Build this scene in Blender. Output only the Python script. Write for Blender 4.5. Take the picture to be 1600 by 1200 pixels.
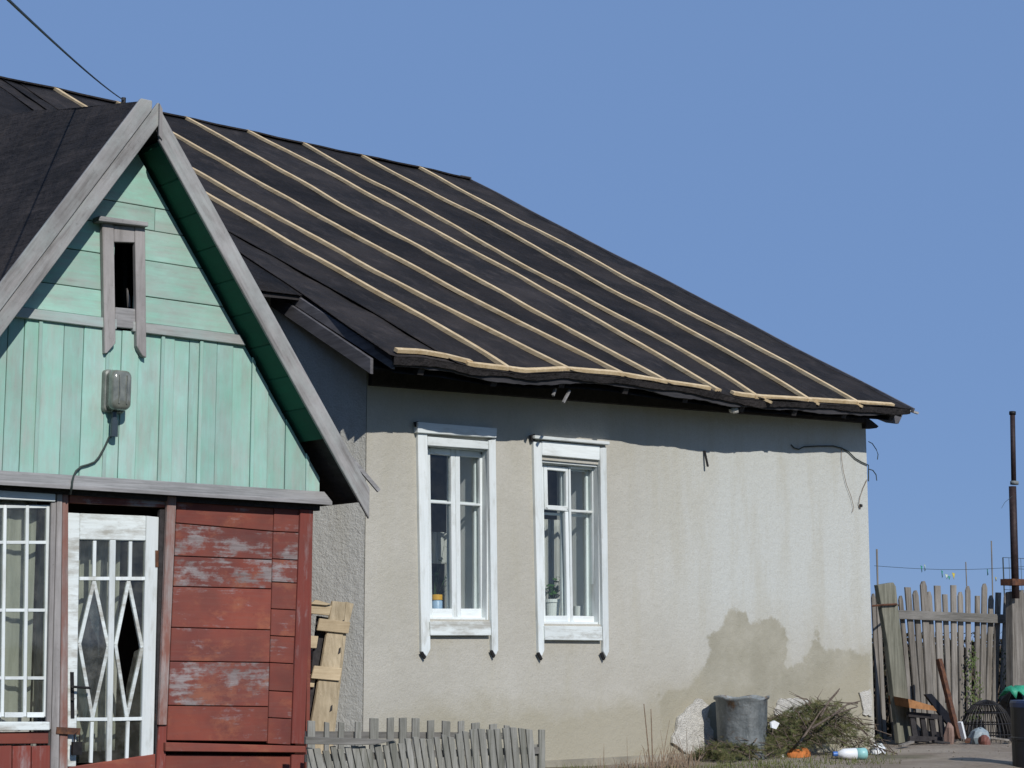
import bpy, bmesh, math, random
import numpy as np
from mathutils import Vector, Matrix
R = random.Random(7)
for o in list(bpy.data.objects): bpy.data.objects.remove(o, do_unlink=True)
sc = bpy.context.scene
# ------------------------------------------------------------------ camera
F = 2800.0; PITCH = math.atan(410/F)
ang = math.atan(3400/(F*math.cos(PITCH)+410*math.sin(PITCH)))
fwd0 = Vector((math.cos(ang), math.sin(ang), 0)); right = Vector((math.sin(ang), -math.cos(ang), 0))
fwd = fwd0*math.cos(PITCH)+Vector((0,0,math.sin(PITCH))); up = right.cross(fwd)
EYE = Vector((0,0,0.94))
cam = bpy.data.cameras.new('camera'); co = bpy.data.objects.new('camera', cam); sc.collection.objects.link(co)
m = Matrix.Identity(4)
for i in range(3): m[i][0]=right[i]; m[i][1]=up[i]; m[i][2]=-fwd[i]; m[i][3]=EYE[i]
co.matrix_world = m; cam.sensor_width = 36; cam.lens = 63; cam.clip_start=.05; cam.clip_end = 6000
sc.camera = co
# ------------------------------------------------------------------ sky and sun
SUN_AZ = math.radians(13.5); SZ = .66
sdir = Vector((-math.sin(SUN_AZ), -math.cos(SUN_AZ), SZ*math.cos(SUN_AZ))).normalized()
el = math.asin(sdir.z)
world = bpy.data.worlds.new('World'); sc.world = world; world.use_nodes = True
nt = world.node_tree; nt.nodes.clear()
sky = nt.nodes.new('ShaderNodeTexSky'); sky.sky_type='NISHITA'; sky.sun_disc=False
sky.sun_elevation = el; sky.sun_rotation = math.atan2(sdir.x, sdir.y)
sky.altitude = 2500; sky.air_density = 1.0; sky.dust_density = 0.0; sky.ozone_density = 3.0
bg = nt.nodes.new('ShaderNodeBackground'); bg.inputs[1].default_value = 0.08
wo = nt.nodes.new('ShaderNodeOutputWorld')
flat = nt.nodes.new('ShaderNodeMix'); flat.data_type='RGBA'; flat.inputs[0].default_value=.88   # evens out the pale horizon band
flat.inputs[7].default_value=(2.15,3.7,7.1,1)
nt.links.new(sky.outputs[0], flat.inputs[6]); nt.links.new(flat.outputs[2], bg.inputs[0]); nt.links.new(bg.outputs[0], wo.inputs[0])
sl = bpy.data.lights.new('sun','SUN'); sl.energy = 3.5; sl.angle = math.radians(.53); sl.color=(1,.965,.92)
so = bpy.data.objects.new('sun', sl); sc.collection.objects.link(so)
so.rotation_euler = (-sdir).to_track_quat('-Z','Y').to_euler(); so.location=(0,-5,20)
sc.view_settings.view_transform='Standard'; sc.view_settings.look='None'
sc.view_settings.exposure=0; sc.view_settings.gamma=1; sc.view_settings.use_curve_mapping=False
sc.cycles.max_bounces = 8; sc.cycles.transparent_max_bounces = 12

# ------------------------------------------------------------------ measuring helpers: a sight line met with a real plane
def ray(px,py): return fwd+right*((px-800)/F)-up*((py-600)/F)
def onY(px,py,Y): d=ray(px,py); return EYE+d*(Y/d.y)
def onX(px,py,X): d=ray(px,py); return EYE+d*(X/d.x)
def onZ(px,py,Z): d=ray(px,py); return EYE+d*((Z-EYE.z)/d.z)
def onP(px,py,p0,n): d=ray(px,py); return EYE+d*((p0-EYE).dot(n)/d.dot(n))

# ------------------------------------------------------------------ object helpers
WP = {}
def put(o, pos, parent):
    sc.collection.objects.link(o)
    WP[o.name] = Vector(pos)
    if parent is not None:
        o.parent = parent; o.location = Vector(pos)-WP[parent.name]
    else: o.location = pos
def root(name, pos, label, cat, group=None, kind=None):
    o = bpy.data.objects.new(name, None); o.empty_display_size=.1; put(o, pos, None); tag(o,label,cat,group,kind); return o
def tag(o, label=None, cat=None, group=None, kind=None):
    if label: o['label']=label
    if cat: o['category']=cat
    if group: o['group']=group
    if kind: o['kind']=kind
    return o
def obj(name, verts, faces, mat, parent=None, smooth=False, bevel=0, pos=None, recalc=True):
    vs = [Vector(v) for v in verts]
    if pos is None:
        pos = Vector([(min(v[i] for v in vs)+max(v[i] for v in vs))/2 for i in range(3)])
    me = bpy.data.meshes.new(name)
    me.from_pydata([v-pos for v in vs], [], faces)
    if recalc or bevel:
        bm = bmesh.new(); bm.from_mesh(me)
        if recalc: bmesh.ops.recalc_face_normals(bm, faces=bm.faces[:])
        if bevel:
            bmesh.ops.bevel(bm, geom=[e for e in bm.edges if len(e.link_faces)==2 and e.calc_face_angle()>.5], offset=bevel, segments=1, affect='EDGES', clamp_overlap=True)
        bm.to_mesh(me); bm.free()
    for p in me.polygons: p.use_smooth = smooth
    if isinstance(mat,(list,tuple)):
        for mm in mat: me.materials.append(mm)
    else: me.materials.append(mat)
    o = bpy.data.objects.new(name, me); put(o, pos, parent); return o
class G:      # geometry collector
    def __init__(s): s.v=[]; s.f=[]
    def add(s, vs, fs):
        b=len(s.v); s.v+= [Vector(v) for v in vs]; s.f += [tuple(i+b for i in f) for f in fs]
    def prism(s, pts, ext):
        n=len(pts); s.add([Vector(p) for p in pts]+[Vector(p)+Vector(ext) for p in pts],
            [tuple(range(n)), tuple(range(2*n-1,n-1,-1))]+[(i,(i+1)%n,(i+1)%n+n,i+n) for i in range(n)])
    def box(s, a, b):
        x0,y0,z0=a; x1,y1,z1=b
        s.prism([(x0,y0,z0),(x1,y0,z0),(x1,y0,z1),(x0,y0,z1)], (0,y1-y0,0))
    def bar(s, a, b, w, h, upv=Vector((0,0,1))):
        a=Vector(a); b=Vector(b); d=(b-a).normalized(); sd=d.cross(upv).normalized(); u=sd.cross(d)
        s.prism([a-sd*w/2-u*h/2, a+sd*w/2-u*h/2, a+sd*w/2+u*h/2, a-sd*w/2+u*h/2], b-a)
    def tube(s, pts, r, n=6, r2=None, closed_ends=True):
        pts=[Vector(p) for p in pts]; rs=[r+( (r2 if r2 is not None else r)-r)*i/(len(pts)-1) for i in range(len(pts))]
        vs=[]; N=len(pts)
        ref=None
        for i,p in enumerate(pts):
            d=(pts[min(i+1,N-1)]-pts[max(i-1,0)]).normalized()
            a=d.cross(Vector((0,0,1)) if abs(d.z)<.9 else Vector((0,1,0))).normalized()
            if ref is not None and a.dot(ref)<0: a=-a
            ref=a; b=d.cross(a)
            vs+=[p+(a*math.cos(2*math.pi*k/n)+b*math.sin(2*math.pi*k/n))*rs[i] for k in range(n)]
        fs=[(i*n+k, i*n+(k+1)%n, (i+1)*n+(k+1)%n, (i+1)*n+k) for i in range(N-1) for k in range(n)]
        if closed_ends: fs+=[tuple(range(n)), tuple(range(N*n-1,(N-1)*n-1,-1))]
        s.add(vs,fs)
    def lathe(s, c, prof, n=24, sx=1, sy=1):   # prof: (r,z)
        vs=[]; 
        for r,z in prof: vs+=[Vector((c[0]+sx*r*math.cos(2*math.pi*k/n), c[1]+sy*r*math.sin(2*math.pi*k/n), c[2]+z)) for k in range(n)]
        s.add(vs,[(i*n+k,i*n+(k+1)%n,(i+1)*n+(k+1)%n,(i+1)*n+k) for i in range(len(prof)-1) for k in range(n)])
    def build(s, name, mat, parent=None, **k): return obj(name, s.v, s.f, mat, parent, **k)
def quad(name, px, Y, t, mat, parent, bevel=.003, **k):
    g=G(); g.prism([onY(a,b,Y) for a,b in px], (0,t,0)); return g.build(name, mat, parent, bevel=bevel, **k)
def clip(poly, a, b, c):      # keep a*x+b*z<=c, poly of (x,z)
    out=[]
    for i in range(len(poly)):
        p,q=poly[i],poly[(i+1)%len(poly)]
        fp=a*p[0]+b*p[1]-c; fq=a*q[0]+b*q[1]-c
        if fp<=0: out.append(p)
        if (fp<0<fq) or (fq<0<fp):
            t=fp/(fp-fq); out.append((p[0]+(q[0]-p[0])*t, p[1]+(q[1]-p[1])*t))
    return out
def xz(name, poly, Y, t, mat, parent, bevel=.003, **k):
    if len(poly)<3: return None
    g=G(); g.prism([(x,Y,z) for x,z in poly],(0,t,0)); return g.build(name, mat, parent, bevel=bevel, **k)

# ------------------------------------------------------------------ materials
def newmat(name):
    m = bpy.data.materials.new(name); m.use_nodes=True; n=m.node_tree; b=n.nodes['Principled BSDF']; return m,n,b
class NB:
    def __init__(s,n): s.n=n
    def N(s,t,**k):
        x=s.n.nodes.new(t)
        for a,b in k.items(): setattr(x,a,b)
        return x
    def L(s,a,b): s.n.links.new(a,b)
    def coords(s, scale=(1,1,1), rnd=True):
        tc=s.N('ShaderNodeTexCoord'); mp=s.N('ShaderNodeMapping'); mp.inputs['Scale'].default_value=scale
        if rnd:
            oi=s.N('ShaderNodeObjectInfo'); mu=s.N('ShaderNodeVectorMath',operation='SCALE'); cx=s.N('ShaderNodeCombineXYZ')
            for i in range(3): s.L(oi.outputs['Random'],cx.inputs[i])
            mu.inputs['Scale'].default_value=37.3; s.L(cx.outputs[0],mu.inputs[0])
            ad=s.N('ShaderNodeVectorMath',operation='ADD'); s.L(tc.outputs['Object'],ad.inputs[0]); s.L(mu.outputs[0],ad.inputs[1]); s.L(ad.outputs[0],mp.inputs[0])
        else: s.L(tc.outputs['Object'],mp.inputs[0])
        return mp.outputs[0]
    def noise(s, vec, scale, detail=4, rough=.55):
        t=s.N('ShaderNodeTexNoise'); t.inputs['Scale'].default_value=scale; t.inputs['Detail'].default_value=detail; t.inputs['Roughness'].default_value=rough
        s.L(vec,t.inputs['Vector']); return t.outputs['Fac']
    def ramp(s, fac, stops):
        r=s.N('ShaderNodeValToRGB'); e=r.color_ramp.elements
        while len(e)<len(stops): e.new(.5)
        for i,(p,c) in enumerate(stops):
            e[i].position=p; e[i].color=(c if isinstance(c,(tuple,list)) else (c,c,c))+(1,) if not (isinstance(c,tuple) and len(c)==4) else c
        s.L(fac,r.inputs[0]); return r.outputs[0]
    def mix(s, fac, a, b, mode='MIX'):
        x=s.N('ShaderNodeMix',data_type='RGBA',blend_type=mode)
        for v,i in ((fac,0),(a,6),(b,7)):
            if isinstance(v,(int,float)): x.inputs[i].default_value=v
            elif isinstance(v,tuple): x.inputs[i].default_value=v+(1,)
            else: s.L(v,x.inputs[i])
        return x.outputs[2]
    def math(s, op, a, b):
        x=s.N('ShaderNodeMath',operation=op)
        for v,i in ((a,0),(b,1)):
            if isinstance(v,(int,float)): x.inputs[i].default_value=v
            else: s.L(v,x.inputs[i])
        return x.outputs[0]
    def bump(s, h, strength, dist, b, prev=None):
        x=s.N('ShaderNodeBump'); x.inputs['Strength'].default_value=strength; x.inputs['Distance'].default_value=dist
        s.L(h,x.inputs['Height'])
        if prev is not None: s.L(prev,x.inputs['Normal'])
        s.L(x.outputs[0],b.inputs['Normal']); return x.outputs[0]
def wood(name, c1, c2, grain='Z', paint=None, paint2=None, peel=.5, soft=.06, rough=.85, fine=1.0, dirt=.35, blot=.35, pscale=7, paint3=None):
    """weathered board; paint over it where 'peel' noise leaves it. peel: 0 none left .. 1 all left"""
    m,n,b=newmat(name); q=NB(n)
    st={'X':(.06,1,1),'Y':(1,.06,1),'Z':(1,1,.06)}[grain]; s2={'X':(blot,1,1),'Y':(1,blot,1),'Z':(1,1,blot)}[grain]
    v=q.coords(st); v2=q.coords(s2); v3=q.coords((1,1,1))
    g=q.noise(v, 55*fine, 6, .65); gb=q.noise(v, 14*fine, 4, .6)
    gm=q.math('MULTIPLY', q.math('ADD',g,gb), .5)
    col=q.mix(q.ramp(gm,[(.36,0.),(.62,1.)]), c1, c2)
    bmp=gm
    if paint:
        pn=q.noise(v2, pscale, 8, .68)
        pn2=q.noise(v, 30, 5, .7)
        pk=q.math('ADD', q.math('MULTIPLY',pn,.72), q.math('MULTIPLY',pn2,.28))
        t=.36+ (1-peel)*.28
        mask=q.ramp(pk,[(t-soft,0.),(t+soft,1.)])
        pt=q.noise(v3, 2.3, 3, .6)
        pc=q.mix(q.ramp(pt,[(.35,0.),(.65,1.)]), paint, paint2 or tuple(x*.8 for x in paint))
        if paint3: pc=q.mix(q.ramp(q.noise(v2,4.5,6,.7),[(.52,0.),(.64,1.)]), pc, paint3)
        pc=q.mix(q.math('MULTIPLY',q.ramp(g,[(.45,0.),(.72,1.)]),.25), pc, c1)
        col=q.mix(mask,col,pc)
        bmp=q.math('ADD', q.math('MULTIPLY',gm,.5), q.math('MULTIPLY',mask,.35))
    d=q.noise(v3, 1.7, 5, .7); d2=q.noise(v3, 38, 3, .7)
    col=q.mix(q.math('MULTIPLY',q.ramp(d,[(.42,0.),(.75,1.)]),dirt), col, tuple(x*.45 for x in c1), 'MIX')
    col=q.mix(q.math('MULTIPLY',q.ramp(d2,[(.62,0.),(.78,1.)]),dirt*.9), col, tuple(x*.3 for x in c1), 'MIX')
    oi=q.N('ShaderNodeObjectInfo'); hs=q.N('ShaderNodeHueSaturation'); q.L(col,hs.inputs['Color'])
    q.L(q.math('ADD',q.math('MULTIPLY',oi.outputs['Random'],.22),.89),hs.inputs['Value'])
    q.L(hs.outputs[0],b.inputs['Base Color']); b.inputs['Roughness'].default_value=rough; b.inputs['Specular IOR Level'].default_value=.3
    q.bump(bmp,.6,.004,b)
    return m
def plain(name, c, rough=.7, var=.25, scale=12, metal=0, bump=.3, c2=None, rnd=True, stretch=(1,1,1), lo=.4, hi=.65, dist=.004):
    m,n,b=newmat(name); q=NB(n); v=q.coords(stretch,rnd)
    a=q.noise(v,scale,6,.65)
    q.L(q.mix(q.ramp(a,[(lo,0.),(hi,1.)]), tuple(x*(1-var) for x in c) if c2 is None else c2, c), b.inputs['Base Color'])
    b.inputs['Roughness'].default_value=rough; b.inputs['Metallic'].default_value=metal
    if rough>.5: b.inputs['Specular IOR Level'].default_value=.3
    if bump: q.bump(q.noise(v,scale*4,5,.6),bump,dist,b)
    return m
GREY1=(.20,.185,.175); GREY2=(.40,.375,.36)
M={}
M['green_v']=wood('green_painted_board_vertical',(.27,.30,.26),(.42,.45,.41),'Z',(.275,.515,.415),(.36,.565,.50),.78,.14,dirt=.12)
M['green_x']=wood('green_painted_board_horizontal',(.27,.28,.25),(.42,.42,.39),'X',(.29,.54,.43),(.37,.58,.49),.70,.14,dirt=.12)
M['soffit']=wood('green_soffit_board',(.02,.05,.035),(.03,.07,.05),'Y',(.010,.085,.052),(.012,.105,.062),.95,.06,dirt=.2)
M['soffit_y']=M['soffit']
M['grey_z']=wood('weathered_board_vertical',GREY1,GREY2,'Z',(.34,.325,.31),(.38,.355,.345),.35,.1,dirt=.4)
M['grey_x']=wood('weathered_board_horizontal',(.17,.165,.16),(.36,.35,.345),'X',dirt=.4)
M['pale_x']=wood('pale_weathered_board',(.27,.27,.25),(.44,.45,.43),'X',(.33,.5,.45),(.4,.5,.48),.35,.14,dirt=.2)
M['rake']=wood('weathered_verge_board',(.20,.19,.18),(.44,.41,.41),'Z',(.40,.44,.42),(.46,.43,.44),.4,.12,dirt=.35,fine=.8)
M['red_x']=wood('red_painted_board_horizontal',(.20,.11,.09),(.36,.29,.30),'X',(.26,.068,.045),(.175,.050,.040),.88,.04,dirt=.35,blot=.6,pscale=5,paint3=(.29,.095,.055))
M['red_worn']=wood('red_board_worn_to_grey',(.17,.13,.12),(.37,.32,.315),'X',(.25,.068,.047),(.16,.048,.040),.60,.035,dirt=.35,blot=.6,pscale=5,paint3=(.31,.11,.065))
M['red_z']=wood('red_painted_board_vertical',(.24,.13,.11),(.33,.25,.25),'Z',(.225,.052,.038),(.185,.044,.034),.86,.06,dirt=.3)
M['post']=wood('post_worn_pink_grey',(.22,.16,.14),(.42,.37,.35),'Z',(.25,.10,.072),(.27,.13,.10),.45,.09,dirt=.3)
M['white_z']=wood('white_paint_vertical',(.42,.42,.37),(.55,.56,.52),'Z',(.71,.76,.75),(.76,.80,.79),.86,.08,dirt=.10,rough=.5)
M['white_x']=wood('white_paint_horizontal',(.42,.42,.37),(.55,.56,.52),'X',(.71,.76,.75),(.76,.80,.79),.82,.08,dirt=.12,rough=.5)
M['white_w']=wood('white_paint_flaking',(.34,.33,.28),(.5,.5,.46),'X',(.70,.75,.73),(.74,.79,.77),.6,.06,dirt=.15,rough=.55)
M['batten']=wood('raw_pine_batten',(.50,.36,.19),(.74,.58,.36),'Y',dirt=.2)
M['pine']=wood('pallet_pine',(.33,.26,.16),(.56,.46,.31),'Z',dirt=.6)
M['pine_x']=wood('pallet_pine_cross',(.36,.27,.16),(.56,.45,.29),'X',dirt=.45)
M['dark_wood']=wood('dark_tarred_wood',(.022,.02,.02),(.05,.045,.045),'Y')
M['fascia']=wood('dark_weathered_fascia',(.07,.068,.075),(.15,.145,.155),'Y',dirt=.4)
M['fence']=wood('weathered_fence_stake',(.12,.105,.085),(.32,.295,.26),'Z',dirt=.45)
M['fence_pale']=wood('pale_grey_picket',(.15,.15,.12),(.36,.35,.315),'Z',dirt=.45)
M['fence_x']=wood('weathered_fence_rail',(.12,.115,.10),(.29,.275,.25),'X',dirt=.4)
M['fence_green']=wood('algae_green_fence_post',(.09,.09,.065),(.235,.23,.18),'Z',dirt=.35)
M['black_metal']=plain('dark_iron',(.03,.028,.028),.55,.4,30,.3)
M['rust']=plain('rusty_iron',(.16,.07,.035),.85,.5,20,c2=(.07,.035,.025))
M['pipe']=plain('dark_brown_pipe',(.05,.032,.03),.6,.4,18,.2)
M['wire']=plain('cable_sheath',(.04,.055,.05),.6,.2,30)
def galvmat():
    m,n,b=newmat('galvanised_rusting_sheet'); q=NB(n); v=q.coords((1,1,.35)); v2=q.coords((1,1,1))
    col=q.mix(q.ramp(q.noise(v,6,6,.7),[(.38,0.),(.64,1.)]),(.14,.16,.165),(.29,.31,.31))
    col=q.mix(q.ramp(q.noise(v2,5,6,.75),[(.56,0.),(.66,1.)]),col,(.13,.085,.05))
    col=q.mix(q.math('MULTIPLY',q.ramp(q.noise(v,22,4,.7),[(.6,0.),(.7,1.)]),.6),col,(.36,.37,.35))
    q.L(col,b.inputs['Base Color']); b.inputs['Roughness'].default_value=.7; b.inputs['Specular IOR Level'].default_value=.3
    q.bump(q.noise(v2,4,5,.6),.8,.04,b); return m
M['galv']=galvmat()
M['rubber']=plain('black_plastic',(.012,.012,.016),.45,.3,10)
M['white_plastic']=plain('white_plastic',(.78,.8,.8),.4,.05,10,bump=.05)
M['lamp_metal']=plain('lamp_grey_metal',(.26,.27,.24),.5,.3,18,.2)
M['orange']=plain('orange_rag',(.62,.20,.05),.8,.3,14,bump=.8,dist=.01)
M['blue']=plain('blue_cap_plastic',(.05,.17,.5),.4,.1,10)
M['teal']=plain('pale_teal_plastic',(.30,.60,.58),.4,.1,10,bump=.1)
M['green_plastic']=plain('green_sheet',(.04,.38,.22),.5,.3,14,bump=.6,dist=.01)
M['lime']=plain('broken_lime_render',(.68,.655,.585),.9,.25,18,bump=1,dist=.02)
M['pot']=plain('white_glazed_pot',(.72,.74,.7),.3,.05,10,bump=0)
M['leaf']=plain('houseplant_leaf',(.05,.14,.025),.5,.4,10,bump=.1)
M['interior']=plain('interior_plaster',(.22,.22,.20),.9,.15,3,rnd=False)
M['niche']=plain('white_distemper',(.88,.88,.84),.9,.06,6,rnd=False,bump=.1)
M['porch_in']=plain('porch_interior_board',(.20,.17,.13),.9,.4,6,rnd=False,stretch=(1,1,.15))
M['plinth']=plain('dirty_plinth_render',(.36,.33,.26),.95,.35,5)
M['twig']=plain('dry_twig',(.17,.13,.10),.9,.5,30,bump=.3)
M['stem']=plain('dry_weed_stem',(.30,.22,.15),.9,.4,20,bump=.2)
def leafmat(name, a, b_, c):
    m,n,b=newmat(name); q=NB(n); v=q.coords((1,1,1),False)
    x=q.noise(v,7,4,.7); y=q.noise(v,60,2,.6)
    col=q.mix(q.ramp(x,[(.35,0.),(.65,1.)]),a,b_); col=q.mix(q.ramp(y,[(.5,0.),(.7,1.)]),col,c)
    q.L(col,b.inputs['Base Color']); b.inputs['Roughness'].default_value=.8; b.inputs['Specular IOR Level'].default_value=.2; return m
M['conifer']=leafmat('conifer_spray_green',(.035,.055,.018),(.11,.115,.04),(.20,.15,.09))
M['grass']=leafmat('short_grass',(.07,.10,.025),(.14,.15,.05),(.22,.19,.10))
M['ivy']=leafmat('climber_leaf',(.06,.10,.03),(.10,.13,.04),(.13,.12,.06))
# glass: clear with fresnel reflection, light passes so that curtains behind are sunlit
def glassmat(name, tint, dirt, refl=1.0):
    m,n,b=newmat(name); q=NB(n); n.nodes.remove(b); out=n.nodes['Material Output']
    tr=q.N('ShaderNodeBsdfTransparent'); tr.inputs[0].default_value=tint+(1,)
    gl=q.N('ShaderNodeBsdfGlossy'); gl.inputs['Roughness'].default_value=.03; gl.inputs[0].default_value=(1,1,1,1)
    fr=q.N('ShaderNodeFresnel'); fr.inputs[0].default_value=1.52
    v=q.coords((1,1,1)); bp=q.N('ShaderNodeBump'); bp.inputs['Strength'].default_value=.008; bp.inputs['Distance'].default_value=.02
    q.L(q.noise(v,3,2,.5),bp.inputs['Height']); q.L(bp.outputs[0],gl.inputs['Normal'])
    ge=q.N('ShaderNodeNewGeometry'); f2=q.math('MULTIPLY',q.math('MULTIPLY',fr.outputs[0],1.1*refl),q.math('SUBTRACT',1,ge.outputs['Backfacing']))
    mx=q.N('ShaderNodeMixShader'); q.L(f2,mx.inputs[0]); q.L(tr.outputs[0],mx.inputs[1]); q.L(gl.outputs[0],mx.inputs[2])
    df=q.N('ShaderNodeBsdfDiffuse'); df.inputs[0].default_value=(.5,.48,.42,1)
    dm=q.math('MULTIPLY',q.ramp(q.noise(v,9,6,.7),[(.4,.25),(.75,1.)]),dirt)
    m2=q.N('ShaderNodeMixShader'); q.L(dm,m2.inputs[0]); q.L(mx.outputs[0],m2.inputs[1]); q.L(df.outputs[0],m2.inputs[2])
    q.L(m2.outputs[0],out.inputs[0]); return m
M['glass']=glassmat('window_glass',(.955,.975,.97),.022)
M['dirty_glass']=glassmat('dusty_porch_glass',(.86,.88,.84),.09)
def curtainmat():
    m,n,b=newmat('thin_curtain_cloth'); q=NB(n); out=n.nodes['Material Output']; n.nodes.remove(b)
    d=q.N('ShaderNodeBsdfDiffuse'); t=q.N('ShaderNodeBsdfTranslucent'); x=q.N('ShaderNodeMixShader'); x.inputs[0].default_value=.3
    v=q.coords((1,1,.1)); c=q.mix(q.ramp(q.noise(v,20,3,.6),[(.4,0.),(.6,1.)]),(.55,.55,.51),(.68,.68,.64))
    q.L(c,d.inputs[0]); q.L(c,t.inputs[0]); q.L(d.outputs[0],x.inputs[1]); q.L(t.outputs[0],x.inputs[2]); q.L(x.outputs[0],out.inputs[0]); return m
M['curtain']=curtainmat()
# roofing felt
def feltmat():
    m,n,b=newmat('black_roofing_felt'); q=NB(n); v=q.coords((1,1,1)); vs=q.coords((1,.12,1)); 
    a=q.noise(v,1.3,5,.65); f=q.noise(v,160,3,.8); s=q.noise(vs,9,5,.65)
    col=q.mix(q.ramp(a,[(.38,0.),(.66,1.)]),(.014,.013,.013),(.034,.029,.027))
    col=q.mix(q.math('MULTIPLY',q.ramp(s,[(.52,0.),(.72,1.)]),.6),col,(.055,.046,.042))
    col=q.mix(q.math('MULTIPLY',q.ramp(f,[(.5,0.),(.7,1.)]),.35),col,(.075,.075,.085))
    oi=q.N('ShaderNodeObjectInfo'); hs=q.N('ShaderNodeHueSaturation'); q.L(col,hs.inputs['Color'])
    q.L(q.math('ADD',q.math('MULTIPLY',oi.outputs['Random'],.5),.75),hs.inputs['Value'])
    q.L(hs.outputs[0],b.inputs['Base Color']); b.inputs['Roughness'].default_value=.9; b.inputs['Specular IOR Level'].default_value=.12
    p=q.bump(q.math('ADD',q.noise(v,3.5,5,.65),q.math('MULTIPLY',q.noise(vs,16,3,.6),.5)),.9,.06,b); q.bump(f,.5,.004,b,p); return m
M['felt']=feltmat()
# stucco, with the damp and dirt masks carried by the wall mesh
def stuccomat(name, coarse=1.0, c=(.50,.48,.42), c2=(.43,.41,.35)):
    m,n,b=newmat(name); q=NB(n); v=q.coords((1,1,1),False); vs=q.coords((1,1,.16),False)
    at=q.N('ShaderNodeVertexColor'); at.layer_name='dirt'
    sep=q.N('ShaderNodeSeparateColor'); q.L(at.outputs[0],sep.inputs[0])
    base=q.mix(q.ramp(q.noise(v,1.1,4,.6),[(.35,0.),(.65,1.)]), c2, c)
    base=q.mix(sep.outputs[1], base, (.525,.54,.505))                         # whiter washed area
    base=q.mix(q.math('MULTIPLY',q.ramp(q.noise(vs,3.5,5,.65),[(.47,0.),(.70,1.)]),.48), base, (.42,.395,.31))
    edge=q.math('ADD', sep.outputs[0], q.math('MULTIPLY',q.math('SUBTRACT',q.noise(v,4.0,7,.72),.5),.95))
    damp=q.ramp(edge,[(.40,0.),(.50,1.)])
    dcol=q.mix(q.ramp(q.noise(v,2.3,5,.65),[(.38,0.),(.68,1.)]), (.29,.27,.20), (.41,.385,.305))
    base=q.mix(q.math('MULTIPLY',damp,.82), base, dcol)
    e2=q.math('ADD', sep.outputs[2], q.math('MULTIPLY',q.math('SUBTRACT',q.noise(v,2.1,6,.7),.5),.9))
    base=q.mix(q.math('MULTIPLY',q.ramp(e2,[(.33,0.),(.7,1.)]),.8), base, (.36,.33,.245))
    base=q.mix(q.math('MULTIPLY',q.ramp(q.noise(v,75,3,.75),[(.46,0.),(.7,1.)]),.34), base, (.33,.31,.26))
    q.L(base,b.inputs['Base Color']); b.inputs['Roughness'].default_value=.95; b.inputs['Specular IOR Level'].default_value=.15
    p=q.bump(q.noise(v,16/coarse,4,.6),.36*coarse*coarse,.02,b); q.bump(q.noise(v,60/coarse,4,.7),.6*coarse,.008*coarse,b,p); return m
M['stucco']=stuccomat('beige_stucco'); M['stucco_rough']=stuccomat('rough_grey_stucco',1.15,(.70,.69,.65),(.58,.57,.535))
def groundmat():
    m,n,b=newmat('bare_dirt'); q=NB(n); v=q.coords((1,1,1),False)
    col=q.mix(q.ramp(q.noise(v,.9,6,.65),[(.38,0.),(.64,1.)]),(.34,.275,.21),(.50,.43,.345))
    col=q.mix(q.ramp(q.noise(v,14,5,.7),[(.5,0.),(.68,1.)]),col,(.40,.34,.27))
    col=q.mix(q.math('MULTIPLY',q.ramp(q.noise(v,90,2,.7),[(.62,0.),(.72,1.)]),.8),col,(.42,.38,.32))
    col=q.mix(q.ramp(q.noise(v,.33,5,.6),[(.55,0.),(.68,1.)]),col,(.12,.125,.055))
    sp=q.N('ShaderNodeSeparateXYZ'); q.L(v,sp.inputs[0])
    yy=q.math('ADD',sp.outputs[1],q.math('MULTIPLY',q.noise(v,.6,5,.6),2.4))
    near=q.N('ShaderNodeMapRange'); near.inputs[1].default_value=9.3; near.inputs[2].default_value=8.5; q.L(yy,near.inputs[0])
    far=q.N('ShaderNodeMapRange'); far.inputs[1].default_value=15; far.inputs[2].default_value=16; q.L(yy,far.inputs[0])
    gr=q.mix(q.ramp(q.noise(v,1.5,5,.6),[(.4,0.),(.6,1.)]),(.045,.06,.02),(.085,.09,.035))
    xx=q.math('ADD',sp.outputs[0],q.math('MULTIPLY',q.noise(v,.8,5,.6),1.6))
    gx_=q.N('ShaderNodeMapRange'); gx_.inputs[1].default_value=11.6; gx_.inputs[2].default_value=10.8; q.L(xx,gx_.inputs[0])
    col=q.mix(q.math('MAXIMUM',q.math('MAXIMUM',near.outputs[0],far.outputs[0]),gx_.outputs[0]),col,gr)
    q.L(col,b.inputs['Base Color']); b.inputs['Roughness'].default_value=.95; b.inputs['Specular IOR Level'].default_value=.15
    q.bump(q.noise(v,17,7,.75),1,.06,b); return m
M['ground']=groundmat()

# ================================================================== GROUND
GZ=-.12
def gh(x,y):
    d=max(0,min(1,(10.6-y)/6.5)); s=d*d*(3-2*d)
    far=max(0,min(1,(y-16)/60))
    return GZ-.56*s + .018*math.sin(x*2.1+y)*math.sin(y*3.3) - .5*far
def span(a,b,n): return [a+(b-a)*i/n for i in range(n+1)]
gx=[-3000,-800,-200,-60,-20]+span(-8,8,32)+span(8.25,22,110)+span(23,40,17)+[60,100,200,500,1200,3000]
gy=[-3000,-800,-200,-60,-20]+span(-8,8,32)+span(8.15,14,60)+span(14.5,30,31)+[45,60,100,200,500,1200,3000]
vs=[(x,y,gh(x,y)) for y in gy for x in gx]; nx=len(gx)
fs=[(j*nx+i,j*nx+i+1,(j+1)*nx+i+1,(j+1)*nx+i) for j in range(len(gy)-1) for i in range(nx-1)]
tag(obj('ground',vs,fs,M['ground'],smooth=True,recalc=False,pos=Vector((0,0,0))),kind='structure')

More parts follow.
